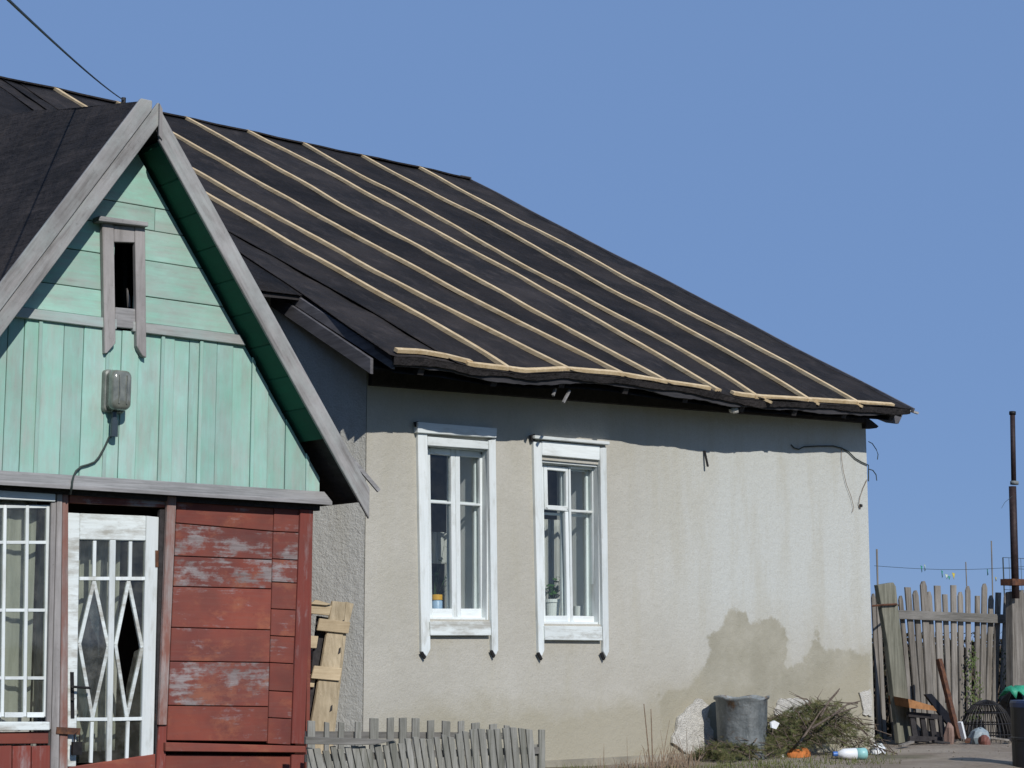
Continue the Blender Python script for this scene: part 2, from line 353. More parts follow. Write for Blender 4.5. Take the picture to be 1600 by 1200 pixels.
# ================================================================== HOUSE
YW=12.278
house=root('stucco_house',(11.9,YW,GZ),'beige stucco house with black felt roof and wooden battens','house')
RA=onY(1420,640,YW-.5); RB=onX(730,282,RA.x); RL=onY(610,560,YW-.7)
RN=(RB-RA).cross(RL-RA); RN=RN/RN.z
def plane_z(x,y): return RA.z-(RN.x*(x-RA.x)+RN.y*(y-RA.y))
eave_px=[(612,557),(660,559),(700,566),(735,575),(790,581),(820,585),(850,584),(880,582),(960,588),(1040,602),(1110,612),(1156,622),(1191,626),(1267,630),(1336,634),(1410,639)]
def ye(x): return RL.y+(RA.y-RL.y)*(x-RL.x)/(RA.x-RL.x)
ev=[]
for a,b in eave_px:
    p=onY(a,b,11.6)
    for _ in range(3): p=onY(a,b,ye(p.x))
    ev.append((p.x,p.z-plane_z(p.x,p.y)))
def sag(x):
    if x<=ev[0][0]: return ev[0][1]
    for (a,b),(c,d) in zip(ev,ev[1:]):
        if x<=c: return b+(d-b)*(x-a)/(c-a)
    return ev[-1][1]
def rz(x,y):
    w=math.exp(-max(0,y-ye(x))/.5)
    n=.006*math.sin(y*1.7+x*1.3)+.003*math.sin(y*4.1+x*2.9)+.005*math.sin(x*7)
    return plane_z(x,y)+sag(x)*w+n*(1-w)
RNn=RN.normalized()
def roofp(px,py): return onP(px,py,RA,RN)
ridge_l=onP(0,125,RA,RN)
def ridge_y(x): return RB.y+(ridge_l.y-RB.y)*(x-RB.x)/(ridge_l.x-RB.x)
XR=RA.x; XL=RL.x; Y_REC=12.85; XC=8.63; XE=15.17
batpx=[
 [(150,212),(250,268),(327,314),(422,367),(541,437),(674,507),(740,545),(783,575)],
 [(75,140),(140,175),(305,272),(408,332),(541,402),(625,453),(745,512),(815,547),(864,575)],
 [(190,171),(275,216.5),(408,290),(499,346),(639,419.5),(815,512),(906,557.5),(953,586)],
 [(285.5,185),(380,241),(464,283),(555,339),(695,412.5),(780,463),(885,515.5),(972.5,564.5),(1030,598)],
 [(383.5,208),(485,258.5),(590,318),(730,391.5),(815,438.5),(920,501.5),(1042.5,564.5),(1114,609)],
 [(481.5,232),(548,272.5),(660,328.5),(780,400),(920,477),(1042.5,540),(1154.5,599.5),(1184,620)],
 [(572.5,251.5),(642.5,290),(766,351),(920,442),(1060,512),(1186,582),(1262,625)],
 [(664.5,272),(780,333.5),(864,375.5),(955,428),(1025,468),(1130,519),(1208,561),(1273,596),(1334,630)]]
def curve(pl):
    pts=sorted([(roofp(a,b).y,roofp(a,b).x) for a,b in pl])
    fit=np.polyfit([p[0] for p in pts],[p[1] for p in pts],2)
    def lin(y):
        if y<=pts[0][0]: return pts[0][1]
        for (a,b),(c,d) in zip(pts,pts[1:]):
            if y<=c: return b+(d-b)*(y-a)/(c-a)
        return pts[-1][1]
    def f(y):
        y=max(pts[0][0]-.4,min(pts[-1][0]+.4,y))
        return .55*float(np.polyval(fit,y))+.45*(lin(y-.35)+lin(y)+lin(y+.35))/3
    return f
bc=[curve(p) for p in batpx]
seam=curve([(361,369),(464,426),(555,479),(625,521),(674,552)])
left_edge=lambda y: XL-.02+(.0)*y
verge=lambda y: XR
roof=bpy.data.objects.new('roof',None); put(roof,(11.9,15.5,5.5),house)
def ruled(name,f0,f1,y0f,y1f,lift,mat,parent,ny=40,nu=6,th=.006,over=0):
    vs=[];
    for j in range(ny+1):
        t=j/ny
        for i in range(nu+1):
            u=i/nu
            xa=f0(y0f(0)+t*(y1f(0)-y0f(0))); y_a=None
            # y range depends on x a little
            x0=f0(12); 
            xg=(1-u)*f0(12)+u*f1(12)
            ya=y0f(xg); yb=y1f(xg); y=ya+(yb-ya)*t
            x=(1-u)*f0(y)+u*f1(y)
            z=rz(x,y)+lift(x,y,u)
            vs.append((x,y,z))
    n=len(vs); vs+=[(x,y,z-th) for x,y,z in vs]; w=nu+1
    fs=[(j*w+i,j*w+i+1,(j+1)*w+i+1,(j+1)*w+i) for j in range(ny) for i in range(nu)]
    fs+=[tuple(n+k for k in reversed(f)) for f in fs]
    for i in range(nu): fs.append((i,i+n,i+1+n,i+1)); k=ny*w+i; fs.append((k,k+1,k+1+n,k+n))
    for j in range(ny): a=j*w; fs.append((a,a+w,a+w+n,a+n)); a=j*w+nu; fs.append((a,a+n,a+w+n,a+w))
    return obj(name,vs,fs,mat,parent,smooth=True)
# left boundary of the forward bay, then felt strips between the batten lines
ex=lambda x: ye(x)-.03
rec=lambda x: Y_REC
edges=[left_edge,seam]+bc+[verge]
for i in range(len(edges)-1):
    a,b=edges[i],edges[i+1]
    k=R.uniform(0,6.28); 
    ov=.05 if i<len(edges)-2 else 0
    bb=(lambda y,b=b,ov=ov: b(y)+ov)
    lift=(lambda x,y,u,k=k,i=i: .012+.006*math.sin(y*3.1+k)*math.sin(u*3.14)+(.012 if u<.01 else 0)+.007*math.sin(y*9+k)*u+(.014*(1-u) if i%2 else .004*u)+.010*abs(math.sin(u*3.14*1.5+math.sin(y*1.2+k)))*.6)
    o=ruled('felt_sheet',a,bb,ex,ridge_y,lift,M['felt'],roof,ny=56,nu=8)
# the roof goes on to the left, over the recessed part
lx=[XL-.02-.95*i for i in range(6)]
for i in range(5):
    a=lx[i+1]; b=lx[i]+(.05 if i else -.004)
    k=R.uniform(0,6)
    ruled('felt_sheet',lambda y,a=a:a,lambda y,b=b:b,rec,ridge_y,lambda x,y,u,k=k:.012+.006*math.sin(y*3+k)+.014*(1-u),M['felt'],roof,ny=20,nu=3)
# deck under the felt
def deck(x0,x1,y0f):
    g=G(); n=24
    top=[];
    for j in (0,1):
        for i in range(n+1):
            x=x0+(x1-x0)*i/n; y=y0f(x) if j==0 else ridge_y(x)-.01
            top.append(Vector((x,y,rz(x,y)-.004)))
    # intermediate rows
    rows=[]
    for j in range(9):
        for i in range(n+1):
            x=x0+(x1-x0)*i/n; y=y0f(x)+(ridge_y(x)-.01-y0f(x))*(j/8)**1.6
            rows.append(Vector((x,y,rz(x,y)-.006)))
    w=n+1; N=len(rows); vs=rows+[v-Vector((0,0,.035)) for v in rows]
    fs=[(j*w+i,j*w+i+1,(j+1)*w+i+1,(j+1)*w+i) for j in range(8) for i in range(n)]
    fs+=[tuple(N+k for k in reversed(f)) for f in fs]
    for i in range(n): fs.append((i,i+N,i+1+N,i+1)); k=8*w+i; fs.append((k,k+1,k+1+N,k+N))
    for j in range(8): a=j*w; fs.append((a,a+w,a+w+N,a+N)); a=j*w+n; fs.append((a,a+N,a+w+N,a+w))
    obj('roof_deck',vs,fs,M['dark_wood'],roof)
deck(XL+.03,XR-.03,lambda x:ye(x)+.02); deck(3.2,XL+.027,lambda x:Y_REC+.03)
# rear slope
g=G(); yb=27.2
g.prism([(3.2,ridge_y(3.2)+.01,plane_z(3.2,ridge_y(3.2))+.01),(XR,ridge_y(XR)+.01,plane_z(XR,ridge_y(XR))+.01),(XR,yb,3.3),(3.2,yb,3.4)],(0,0,-.05))
g.build('rear_slope',M['felt'],roof)
# battens
def batten(name,pts,w,h,mat,parent,drop=0):
    """bar following the roof surface through world points"""
    g=G(); vs=[]
    P=[Vector(p) for p in pts]
    for i,p in enumerate(P):
        d=(P[min(i+1,len(P)-1)]-P[max(i-1,0)]).normalized(); s=d.cross(RNn).normalized(); u=RNn
        for a,b in ((-1,0),(1,0),(1,1),(-1,1)): vs.append(p+s*a*w/2+u*(b*h+drop))
    n=len(P); fs=[(i*4+k,i*4+(k+1)%4,(i+1)*4+(k+1)%4,(i+1)*4+k) for i in range(n-1) for k in range(4)]+[(0,3,2,1),(n*4-4,n*4-3,n*4-2,n*4-1)]
    return obj(name,vs,fs,mat,parent)
for i,f in enumerate(bc):
    y1=max(roofp(*p).y for p in batpx[i]); 
    y1=min(y1,99) if i in(0,) else ridge_y(f(19.5))-.02
    y0=ye(f(11.7))-.02
    if i==1: y0-=.0
    pts=[]
    for j in range(61):
        y=y0+(y1-y0)*j/60; x=f(y)+.006*math.sin(y*6+i*2)
        pts.append((x,y,rz(x,y)+.018))
    batten('batten',pts,.050,.034,M['batten'],roof)
# eave battens and drooping end bits
def eavebat(x0,x1,dy,dz):
    pts=[]
    n=int((x1-x0)/.08)+2
    for j in range(n+1):
        x=x0+(x1-x0)*j/n; y=ye(x)+dy; pts.append((x,y,rz(x,y)+.02+dz))
    batten('eave_batten',pts,.05,.03,M['batten'],roof)
xs=lambda px,py:(lambda p:p.x)(onY(px,py,11.65))
eavebat(xs(612,557),xs(732,573),.02,.012); eavebat(xs(722,573),xs(1112,611),.0,.0); eavebat(xs(1150,622),xs(1410,638),.01,.0)
for px,py,l in ((882,582,.05),(1030,602,.04),(1128,612,.05),(1198,627,.10),(1278,632,.07),(1346,636,.07)):
    p=onY(px,py,ye(xs(px,py))-.05)
    g=G(); q0=p+Vector((-.01,.08,.045)); g.bar(q0,q0+Vector((l*.6,-l,-.55*l)),.045,.025)
    g.build('batten_end',M['batten'],roof)
# felt turned down over the eave + fascia board
def eaveband(name,mat,dy,z0,z1,th,x0,x1,wob,seed):
    n=110; vs=[]; rr=random.Random(seed)
    for i in range(n+1):
        x=x0+(x1-x0)*i/n; y=ye(x)+dy; z=rz(x,y)
        w1=wob*(math.sin(x*3.1+seed)*.6+math.sin(x*8.7+seed*2)*.4)+rr.uniform(-.004,.004)
        for yy,zz in ((y,z+z1),(y+th,z+z1),(y+th+.01,z+z0+w1),(y+.012,z+z0+w1)): vs.append((x,yy,zz))
    fs=[(i*4+k,i*4+(k+1)%4,(i+1)*4+(k+1)%4,(i+1)*4+k) for i in range(n) for k in range(4)]+[(3,2,1,0),(n*4,n*4+1,n*4+2,n*4+3)]
    return obj(name,vs,fs,mat,roof)
eaveband('felt_edge',M['felt'],-.03,-.04,.014,.008,XL+.02,XR,.016,3)
M['fascia_dark']=wood('dark_eave_fascia',(.03,.03,.034),(.065,.062,.066),'X',dirt=.4)
eaveband('fascia_board',M['fascia_dark'],.0,-.085,-.012,.022,XL+.05,XR-.12,.018,5)
# rafters
for i in range(9):
    x=8.72+i*.79; g=G()
    a=Vector((x,ye(x)+.04,rz(x,ye(x)+.04)-.10)); b=Vector((x,14.4,rz(x,14.4)-.10)); g.bar(a,b,.06,.11); g.build('rafter',M['dark_wood'],roof)
# soffit lining between eave and wall (dark boards, one gap)
for i in range(5):
    y0=.08+i*.125
    vs=[]; g=G()
    for j in range(14):
        xa=XL+.1+(XR-XL-.25)*j/14; xb=XL+.1+(XR-XL-.25)*(j+1)/14
        g.add([(xa,ye(xa)+y0,rz(xa,ye(xa)+y0)-.16),(xb,ye(xb)+y0,rz(xb,ye(xb)+y0)-.16),(xb,ye(xb)+y0+.115,rz(xb,ye(xb)+y0+.115)-.16),(xa,ye(xa)+y0+.115,rz(xa,ye(xa)+y0+.115)-.16)],[(0,1,2,3)])
    g.build('soffit_board',M['dark_wood'],roof)
# bay verge boards on the left (under the felt edge)
def px_bar(name,pts,Ys,w,h,mat,parent):
    P=[onY(a,b,y) for (a,b),y in zip(pts,Ys)]
    g=G(); g.bar(P[0],P[1],w,h); return g.build(name,mat,parent,bevel=.004)
def vboard(p0,p1,lo0,lo1,h,t,mat):
    a=onP(*p0,RA+Vector((0,0,lo0)),RN); b=onP(*p1,RA+Vector((0,0,lo1)),RN)
    g=G(); g.prism([a,b,b-Vector((0,0,h)),a-Vector((0,0,h))],(t,0,0)); g.build('verge_board',mat,roof,bevel=.004); return a,b
vboard((380,408),(613,558),-.0,-.0,.10,.03,M['fascia'])
a_,b_=vboard((352,408),(579,560),-.10,-.10,.13,.03,M['fascia'])
g=G(); z3=lambda p:Vector((0,0,-.10))
g.prism([a_+Vector((.035,0,-.06)),b_+Vector((.035,.05,-.06)),Vector((XC+.02,b_.y+.05,b_.z-.06)),Vector((XC+.02,a_.y,a_.z-.06))],(0,0,-.02)); g.build('soffit_lining',M['dark_wood'],roof)
g=G(); g.box((6.9,13.78,2.75),(8.1,13.82,4.35)); g.build('recess_shade_panel',M['dark_wood'],roof)  # added dark panel: deep shade of the recess under the roof edge, as colour
# verge trim on the right edge
g=G(); n=50
for i in range(n):
    t0,t1=i/n,(i+1)/n; f=lambda t:Vector((XR+.012,ye(XR)-.05+(RB.y-ye(XR)+.05)*t,0))
    a,b=f(t0),f(t1); a.z=rz(XR,a.y)+.012; b.z=rz(XR,b.y)+.012; g.bar(a,b,.03,.05)
g.build('verge_trim',M['fascia'],roof)
g=G(); tp=onY(1420,640,ye(XR)); g.bar(tp+Vector((-.06,-.0,.0)),tp+Vector((.10,-.04,-.035)),.03,.02); g.build('batten_end',M['grey_x'],roof)
# broken board hanging below the corner
P=[onY(a,b,ye(XR)+.25) for a,b in [(1352,645),(1412,645),(1404,662),(1388,660),(1362,650)]]
g=G(); g.prism(P,(0,.03,0)); g.build('broken_soffit_board',M['fascia'],roof)
P=[onY(a,b,YW-.06) for a,b in [(1352,650),(1362,657),(1373,666),(1370,669),(1354,669)]]
g=G(); g.prism(P,(0,.1,0)); g.build('wall_plate_end',M['dark_wood'],roof)
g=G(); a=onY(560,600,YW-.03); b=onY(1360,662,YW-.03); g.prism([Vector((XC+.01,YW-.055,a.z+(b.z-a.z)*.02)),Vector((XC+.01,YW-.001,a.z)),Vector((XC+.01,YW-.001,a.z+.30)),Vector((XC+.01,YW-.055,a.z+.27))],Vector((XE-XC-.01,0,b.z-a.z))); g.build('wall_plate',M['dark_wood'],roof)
# sticks under the eave, bird's nest lump
for (a,b) in (((890,610),(880,629)),((868,607),(864,618))):
    g=G(); g.bar(onY(*a,ye(10.4)+.12),onY(*b,ye(10.4)+.1),.02,.02); g.build('batten_end',M['grey_x'],roof)
g=G(); c=onY(1147,641,ye(12.4)+.10); g.lathe(c,[(0,-.035),(.04,-.025),(.05,0),(.03,.03),(0,.035)],10,1.2,.8); g.build('mortar_lump',M['lime'],roof,smooth=True)
# ridge capping
g=G()
for i in range(40):
    xa=3.2+(XR-3.2)*i/40; xb=3.2+(XR-3.2)*(i+1)/40
    g.bar((xa,ridge_y(xa),rz(xa,ridge_y(xa))+.012),(xb,ridge_y(xb),rz(xb,ridge_y(xb))+.012),.16,.02)
g.build('ridge_cap',M['felt'],roof)
p=onX(731,281,XR+0); g=G(); g.box((XR-.12,RB.y-.02,RB.z-.02),(XR+.06,RB.y+.12,RB.z+.055)); g.build('ridge_end_block',M['fascia'],roof)

# ---- walls
XC=8.63; XE=15.17
W1=dict(l=onY(667,800,YW).x, r=onY(764,800,YW).x, b=onY(715,968,YW).z, t=onY(715,697,YW).z)
W2=dict(l=onY(847,800,YW).x, r=onY(938,800,YW).x, b=onY(890,975,YW).z, t=onY(890,722,YW).z)
def gridwall(name,x0,x1,z0,ztop,holes,Y,th,mat,parent,step=.05,attr=None):
    xsn=sorted(set([round(x0+(x1-x0)*i/int((x1-x0)/step),4) for i in range(int((x1-x0)/step)+1)]+[h[k] for h in holes for k in('l','r')]))
    zsn=sorted(set([round(z0+(2.95-z0)*i/int((2.95-z0)/step),4) for i in range(int((2.95-z0)/step)+1)]+[h[k] for h in holes for k in('b','t')]))
    nx=len(xsn); vs=[]; 
    zs=zsn+[None]
    for z in zs:
        for x in xsn: vs.append((x,Y,z if z is not None else ztop(x)))
    N=len(vs); vs+=[(x,Y+th,z) for x,y,z in vs]; fs=[]
    nz=len(zs)
    def hole(i,j):
        if i<0 or j<0 or i>=nx-1 or j>=nz-1: return True
        if zs[j+1] is None: return False
        cx=(xsn[i]+xsn[i+1])/2; cz=(zs[j]+zs[j+1])/2
        return any(h['l']<cx<h['r'] and h['b']<cz<h['t'] for h in holes)
    I=lambda i,j:j*nx+i
    for j in range(nz-1):
        for i in range(nx-1):
            if hole(i,j): continue
            fs.append((I(i,j),I(i+1,j),I(i+1,j+1),I(i,j+1))); fs.append(tuple(N+k for k in (I(i,j),I(i,j+1),I(i+1,j+1),I(i+1,j))))
            if hole(i-1,j): fs.append((I(i,j),I(i,j+1),I(i,j+1)+N,I(i,j)+N))
            if hole(i+1,j): fs.append((I(i+1,j),I(i+1,j)+N,I(i+1,j+1)+N,I(i+1,j+1)))
            if hole(i,j-1): fs.append((I(i,j),I(i,j)+N,I(i+1,j)+N,I(i+1,j)))
            if hole(i,j+1): fs.append((I(i,j+1),I(i+1,j+1),I(i+1,j+1)+N,I(i,j+1)+N))
    o=obj(name,vs,fs,mat,parent,recalc=False)
    me=o.data; ca=me.color_attributes.new('dirt','FLOAT_COLOR','POINT')
    off=WP[o.name]
    for k,v in enumerate(me.vertices):
        c=attr(v.co.x+off.x,v.co.z+off.z) if attr else (0,0,0); ca.data[k].color=c+(1,)
    return o
def poly_px(pts): return [(onY(a,b,YW).x,onY(a,b,YW).z) for a,b in pts]
def sdist(p,poly):
    inside=False; d=9
    for i in range(len(poly)):
        a,b=poly[i],poly[(i+1)%len(poly)]
        if (a[1]>p[1])!=(b[1]>p[1]) and p[0]<(b[0]-a[0])*(p[1]-a[1])/(b[1]-a[1])+a[0]: inside=not inside
        ex_,ez=b[0]-a[0],b[1]-a[1]; t=max(0,min(1,((p[0]-a[0])*ex_+(p[1]-a[1])*ez)/(ex_*ex_+ez*ez+1e-9)))
        d=min(d,math.hypot(p[0]-a[0]-ex_*t,p[1]-a[1]-ez*t))
    return d if inside else -d
damp1=poly_px([(1106,1040),(1108,992),(1128,982),(1138,958),(1165,956),(1172,974),(1196,972),(1202,962),(1226,984),(1228,1040),(1240,1095),(1250,1200),(900,1220),(1040,1160),(1030,1090),(1080,1075)])
damp2=poly_px([(1226,1035),(1260,1020),(1275,975),(1290,1010),(1330,1005),(1362,1020),(1365,1200),(1240,1200)])
low=poly_px([(560,1175),(600,1110),(720,1085),(900,1090),(1000,1080),(1090,1060),(1200,1090),(1300,1040),(1370,1010),(1370,1240),(560,1240)])
def wattr(x,z):
    a=max(sdist((x,z),damp1)*3+.5, sdist((x,z),damp2)*2.2+.36); a=max(0,min(1,a))
    s=max(0,min(1,(x-11.2)/1.8)); s=s*max(0,min(1,(z-.6)/.9))
    l=max(0,min(1,sdist((x,z),low)*1.3+.42))
    for w in (W1,W2):   # drips below the sills
        if w['l']-.1<x<w['r']+.1 and z<w['b']-.1: l=max(l,.45*max(0,1-(w['b']-z)/1.1))
    return (a,s*.95,l)
front=gridwall('front_wall',XC,XE,GZ-.3,lambda x:rz(x,YW)-.05,[W1,W2],YW,.60,M['stucco'],house,.06,wattr)
# side return of the bay
ys=span(YW+.002,13.9,26); zz=span(GZ-.3,2.9,50); vs=[];
for z in zz+[None]:
    for y in ys: vs.append((XC-.006-(y-YW)*.36,y,z if z is not None else rz(XC,y)-.08))
n=len(ys); N=len(vs); vs+=[(XC+.3,y,z) for x,y,z in vs]
fs=[(j*n+i,j*n+i+1,(j+1)*n+i+1,(j+1)*n+i) for j in range(len(zz)) for i in range(n-1)]; fs+=[tuple(N+k for k in reversed(f)) for f in fs]
side=obj('side_wall',vs,fs,M['stucco_rough'],house); ca=side.data.color_attributes.new('dirt','FLOAT_COLOR','POINT')
for k in range(len(side.data.vertices)): ca.data[k].color=(0,0.55,0.1,1)
g=G(); g.box((3.4,13.9,GZ-.3),(XC+.3,14.2,4.35)); g.build('recessed_wall',M['stucco_rough'],house)
g=G(); g.prism([(XE-.3,YW+.601,GZ-.3),(XE,YW+.601,GZ-.3),(XE,YW+.601,3.55),(XE-.3,YW+.601,3.55)],(0,0,0)) if 0 else None
gw=[(YW+.602,GZ-.3),(26.6,GZ-.3),(26.6,3.3),(ridge_y(XE),RB.z-.15),(YW+.602,plane_z(XE,YW+.602)-.09)]
g=G(); g.prism([(XE,y,z) for y,z in gw],(-.3,0,0)); g.build('gable_wall',M['stucco'],house)
gw=[(14.205,GZ-.3),(26.6,GZ-.3),(26.6,3.3),(ridge_y(3.4),RB.z-.1),(14.205,plane_z(3.4,14.2)-.09)]
g=G(); g.prism([(3.4,y,z) for y,z in gw],(.3,0,0)); g.build('gable_wall',M['stucco'],house)
g=G(); g.box((3.4,26.61,GZ-.3),(XE,26.9,3.3)); g.build('rear_wall',M['stucco'],house)
# plinth ledge
P=[onY(852,1172,YW-.05),onY(1012,1176,YW-.05)]
g=G(); g.prism([(XC-.01,YW-.045,GZ-.3),(XC-.01,YW+.01,GZ-.3),(XC-.01,YW+.01,GZ+.06),(XC-.01,YW-.045,GZ+.045)],(XE-XC-2.6,0,0)); g.build('plinth',M['plinth'],house)
# render broken off at the base: pale patches standing proud of the wall
def rag(poly,Y,t,mat,seed,parent):
    rr=random.Random(seed); pts=[]
    for i in range(len(poly)):
        a,b=poly[i],poly[(i+1)%len(poly)]
        for k in range(4):
            u=k/4; pts.append((a[0]+(b[0]-a[0])*u+rr.uniform(-1.8,1.8),a[1]+(b[1]-a[1])*u+rr.uniform(-1.8,1.8)))
    g=G(); g.prism([onY(a,b,Y+rr.uniform(-.004,.004)) for a,b in pts],(0,t,0)); g.build('exposed_render_patch',mat,parent)
rag([(1092,1090),(1108,1102),(1106,1118),(1116,1150),(1124,1176),(1085,1186),(1050,1160),(1062,1122)],YW-.035,.03,M['lime'],1,house)
rag([(1215,1093),(1240,1091),(1262,1093),(1266,1124),(1240,1128),(1210,1115)],YW-.02,.015,M['lime'],2,house)
rag([(1344,1082),(1361,1078),(1362,1118),(1350,1118)],YW-.02,.015,M['lime'],3,house)

# ---- interior of the room
g=G(); zc=3.1
g.box((XC+.31,YW+3.4,.15),(XE-.31,YW+3.45,zc)); g.box((XC+.31,YW+.605,.1),(XE-.31,YW+3.4,.149)); g.box((XC+.31,YW+.605,zc+.01),(XE-.31,YW+3.4,zc+.05))
g.box((XC+.302,YW+.605,.15),(XC+.308,YW+3.4,zc)); g.box((10.36,YW+.605,.15),(10.42,YW+3.4,zc))
g.build('room_lining',M['interior'],house)

# ---- windows of the bay
def frame_piece(name,px,Y,t,mat,parent,bevel=.004): return quad(name,px,Y,t,mat,parent,bevel)
def window(w,leafs,casing,cornice,sill,brackets,inner):
    wd=bpy.data.objects.new('window',None); put(wd,((w['l']+w['r'])/2,YW,w['b']),house)
    for nm,px,pr,mt in casing: frame_piece(nm,px,YW-pr,pr+.005,mt,wd)
    for px in brackets: quad('iron_hook',px,YW-.042,.02,M['black_metal'],wd,0)
    ys=YW+.075
    for nm,px,mt in leafs: frame_piece(nm,px,ys,.045,mt,wd,.005)
    return wd
c1=[('casing_board',[(653,676),(668,678),(673,1014),(667,1026),(659,1018)],.035,M['white_z']),
    ('casing_board',[(764,688),(775,686),(779,1016),(775,1024),(769,1016)],.035,M['white_z']),
    ('casing_board',[(668.5,682),(763.5,690),(763.5,702),(668.5,696)],.032,M['white_x']),
    ('cornice_board',[(653,659),(777,669),(776,684),(653,676)],.062,M['white_x']),
    ('sill_board',[(672,971),(767,971),(768,993),(673,993)],.05,M['white_w'])]
l1=[('sash_stile',[(666,700),(672.5,700),(676,966),(670,966)],M['white_z']),
    ('sash_rail',[(672.5,699),(704.5,702),(704.5,712),(672.5,709)],M['white_x']),
    ('sash_rail',[(718.5,703),(757,706),(757,716),(718.5,713)],M['white_x']),
    ('sash_stile',[(704.5,700),(711.3,701),(714,966),(707,966)],M['white_z']),
    ('sash_stile',[(711.6,701),(719,703),(721,966),(714.3,966)],M['white_z']),
    ('sash_stile',[(750,706),(758,706),(759,967),(752,967)],M['white_z']),
    ('glazing_bar',[(673,782),(706,784),(706,788),(673,786)],M['white_x']),
    ('glazing_bar',[(719,785),(751,787),(751,791),(719,789)],M['white_x']),
    ('sash_rail',[(675.5,951),(707.5,951),(707.5,966),(675.5,966)],M['white_x']),
    ('sash_rail',[(720.5,951),(752.5,951),(752.5,967),(720.5,967)],M['white_x'])]
wa=window(W1,l1,c1,None,None,[[(648,659),(654,658),(654,665),(650,667)],[(658,1020),(661,1018),(666,1027),(664,1030)],[(767,1017),(770,1016),(774,1025),(772,1028)]],None)
wa['label']='narrow window with four panes and plain side boards'
c2=[('casing_board',[(834,690),(847,692),(851,1016),(847,1026),(842,1020)],.035,M['white_z']),
    ('casing_board',[(938,700),(948,699),(952,1018),(948,1027),(943,1018)],.035,M['white_z']),
    ('casing_board',[(847.5,689),(937.5,697),(937.5,719),(847.5,711)],.032,M['white_x']),
    ('cornice_board',[(836,680),(953,690),(953,695),(836,685)],.075,M['white_x']),
    ('sill_board',[(851,978),(941,979),(942,1001),(852,1000)],.05,M['white_w'])]
l2=[('sash_rail',[(846,719),(934,726),(934,732),(846,726)],M['white_x']),
    ('sash_stile',[(846.5,727),(849.5,727),(853,972),(850,972)],M['white_z']),
    ('vent_sash_stile',[(850,727),(855.5,727.5),(857,796),(851.5,796)],M['white_z']),
    ('vent_sash_stile',[(884.5,730),(888,730),(888.5,798),(885.3,798)],M['white_z']),
    ('vent_sash_rail',[(855.5,727.5),(884.5,730),(884.5,737),(855.5,734)],M['white_x']),
    ('vent_sash_rail',[(852,789),(888,791),(888,799),(852,796)],M['white_x']),
    ('sash_stile',[(883.5,799.5),(888.5,799.5),(892,972),(887,972)],M['white_z']),
    ('sash_stile',[(888.8,728),(892,728.4),(896,973),(892.2,973)],M['white_z']),
    ('sash_rail',[(892,729),(926,731),(926,734),(892,732)],M['white_x']),
    ('sash_stile',[(925.5,731),(930,731),(933,973),(928.5,973)],M['white_z']),
    ('glazing_bar',[(892,796),(926,798),(926,802),(892,800)],M['white_x']),
    ('sash_rail',[(852.5,962),(887.5,962),(887.5,972),(852.5,972)],M['white_x']),
    ('sash_rail',[(895.5,962),(929,963),(929,973),(895.5,973)],M['white_x'])]
wb=window(W2,l2,c2,None,None,[[(829,680),(836,678),(836,688),(831,690)],[(840,1021),(843,1019),(848,1029),(846,1032)],[(939,1021),(942,1019),(946,1029),(944,1032)]],None)
wb['label']='narrow window with a small hinged vent pane top left'
# outer frame linings, panes, inner sashes
for w,wd,mullx in ((W1,wa,714),(W2,wb,890)):
    l,r_,b_,t_=w['l'],w['r'],w['b'],w['t']; mx=onY(mullx,830,YW+.25).x+.085
    for (a,c) in (((l+.001,YW+.02,b_),(l+.02,YW+.20,t_)),((r_-.02,YW+.004,b_),(r_-.001,YW+.20,t_))):
        g=G(); g.box(a,c); g.build('frame_lining',M['white_z'],wd)
    g=G(); g.box((l+.021,YW+.02,t_-.02),(r_-.021,YW+.20,t_-.001)); g.build('frame_lining',M['white_x'],wd)
    g=G(); g.box((l+.021,YW+.02,b_+.001),(r_-.021,YW+.597,b_+.02)); g.build('inner_sill',M['white_x'],wd)
    for a,c in (((r_-.012,YW+.205,b_+.021),(r_-.001,YW+.598,t_-.002)),((l+.001,YW+.205,b_+.021),(l+.012,YW+.598,t_-.002)),((l+.013,YW+.205,t_-.012),(r_-.013,YW+.598,t_-.001))):
        g=G(); g.box(a,c); g.build('niche_lining',M['niche'],wd)
    zm=b_+(t_-b_)*.68
    for (x0,x1,z0,z1) in ((l+.022,mx-.003,b_+.05,zm),(mx+.003,r_-.022,b_+.05,zm),(l+.022,mx-.003,zm+.004,t_-.04),(mx+.003,r_-.022,zm+.004,t_-.04)):
        g=G(); g.box((x0,YW+.098,z0),(x1,YW+.102,z1)); g.build('pane',M['glass'],wd)
    yi=YW+.14; ml=(l+r_)/2+.028
    for x0,x1,z0,z1 in ((l+.021,l+.05,b_,t_-.02),(r_-.05,r_-.021,b_,t_-.02),(ml-.026,ml+.026,b_,t_-.02)):
        g=G(); g.box((x0,yi,z0+.021),(x1,yi+.03,z1)); g.build('inner_stile',M['white_z'],wd,bevel=.004)
    for z0,z1 in ((t_-.06,t_-.02),(b_+.022,b_+.06),(zm-.012,zm+.012)):
        for x0,x1 in ((l+.051,ml-.027),(ml+.027,r_-.051)):
            g=G(); g.box((x0,yi+.003,z0),(x1,yi+.027,z1)); g.build('inner_rail',M['white_x'],wd,bevel=.003)
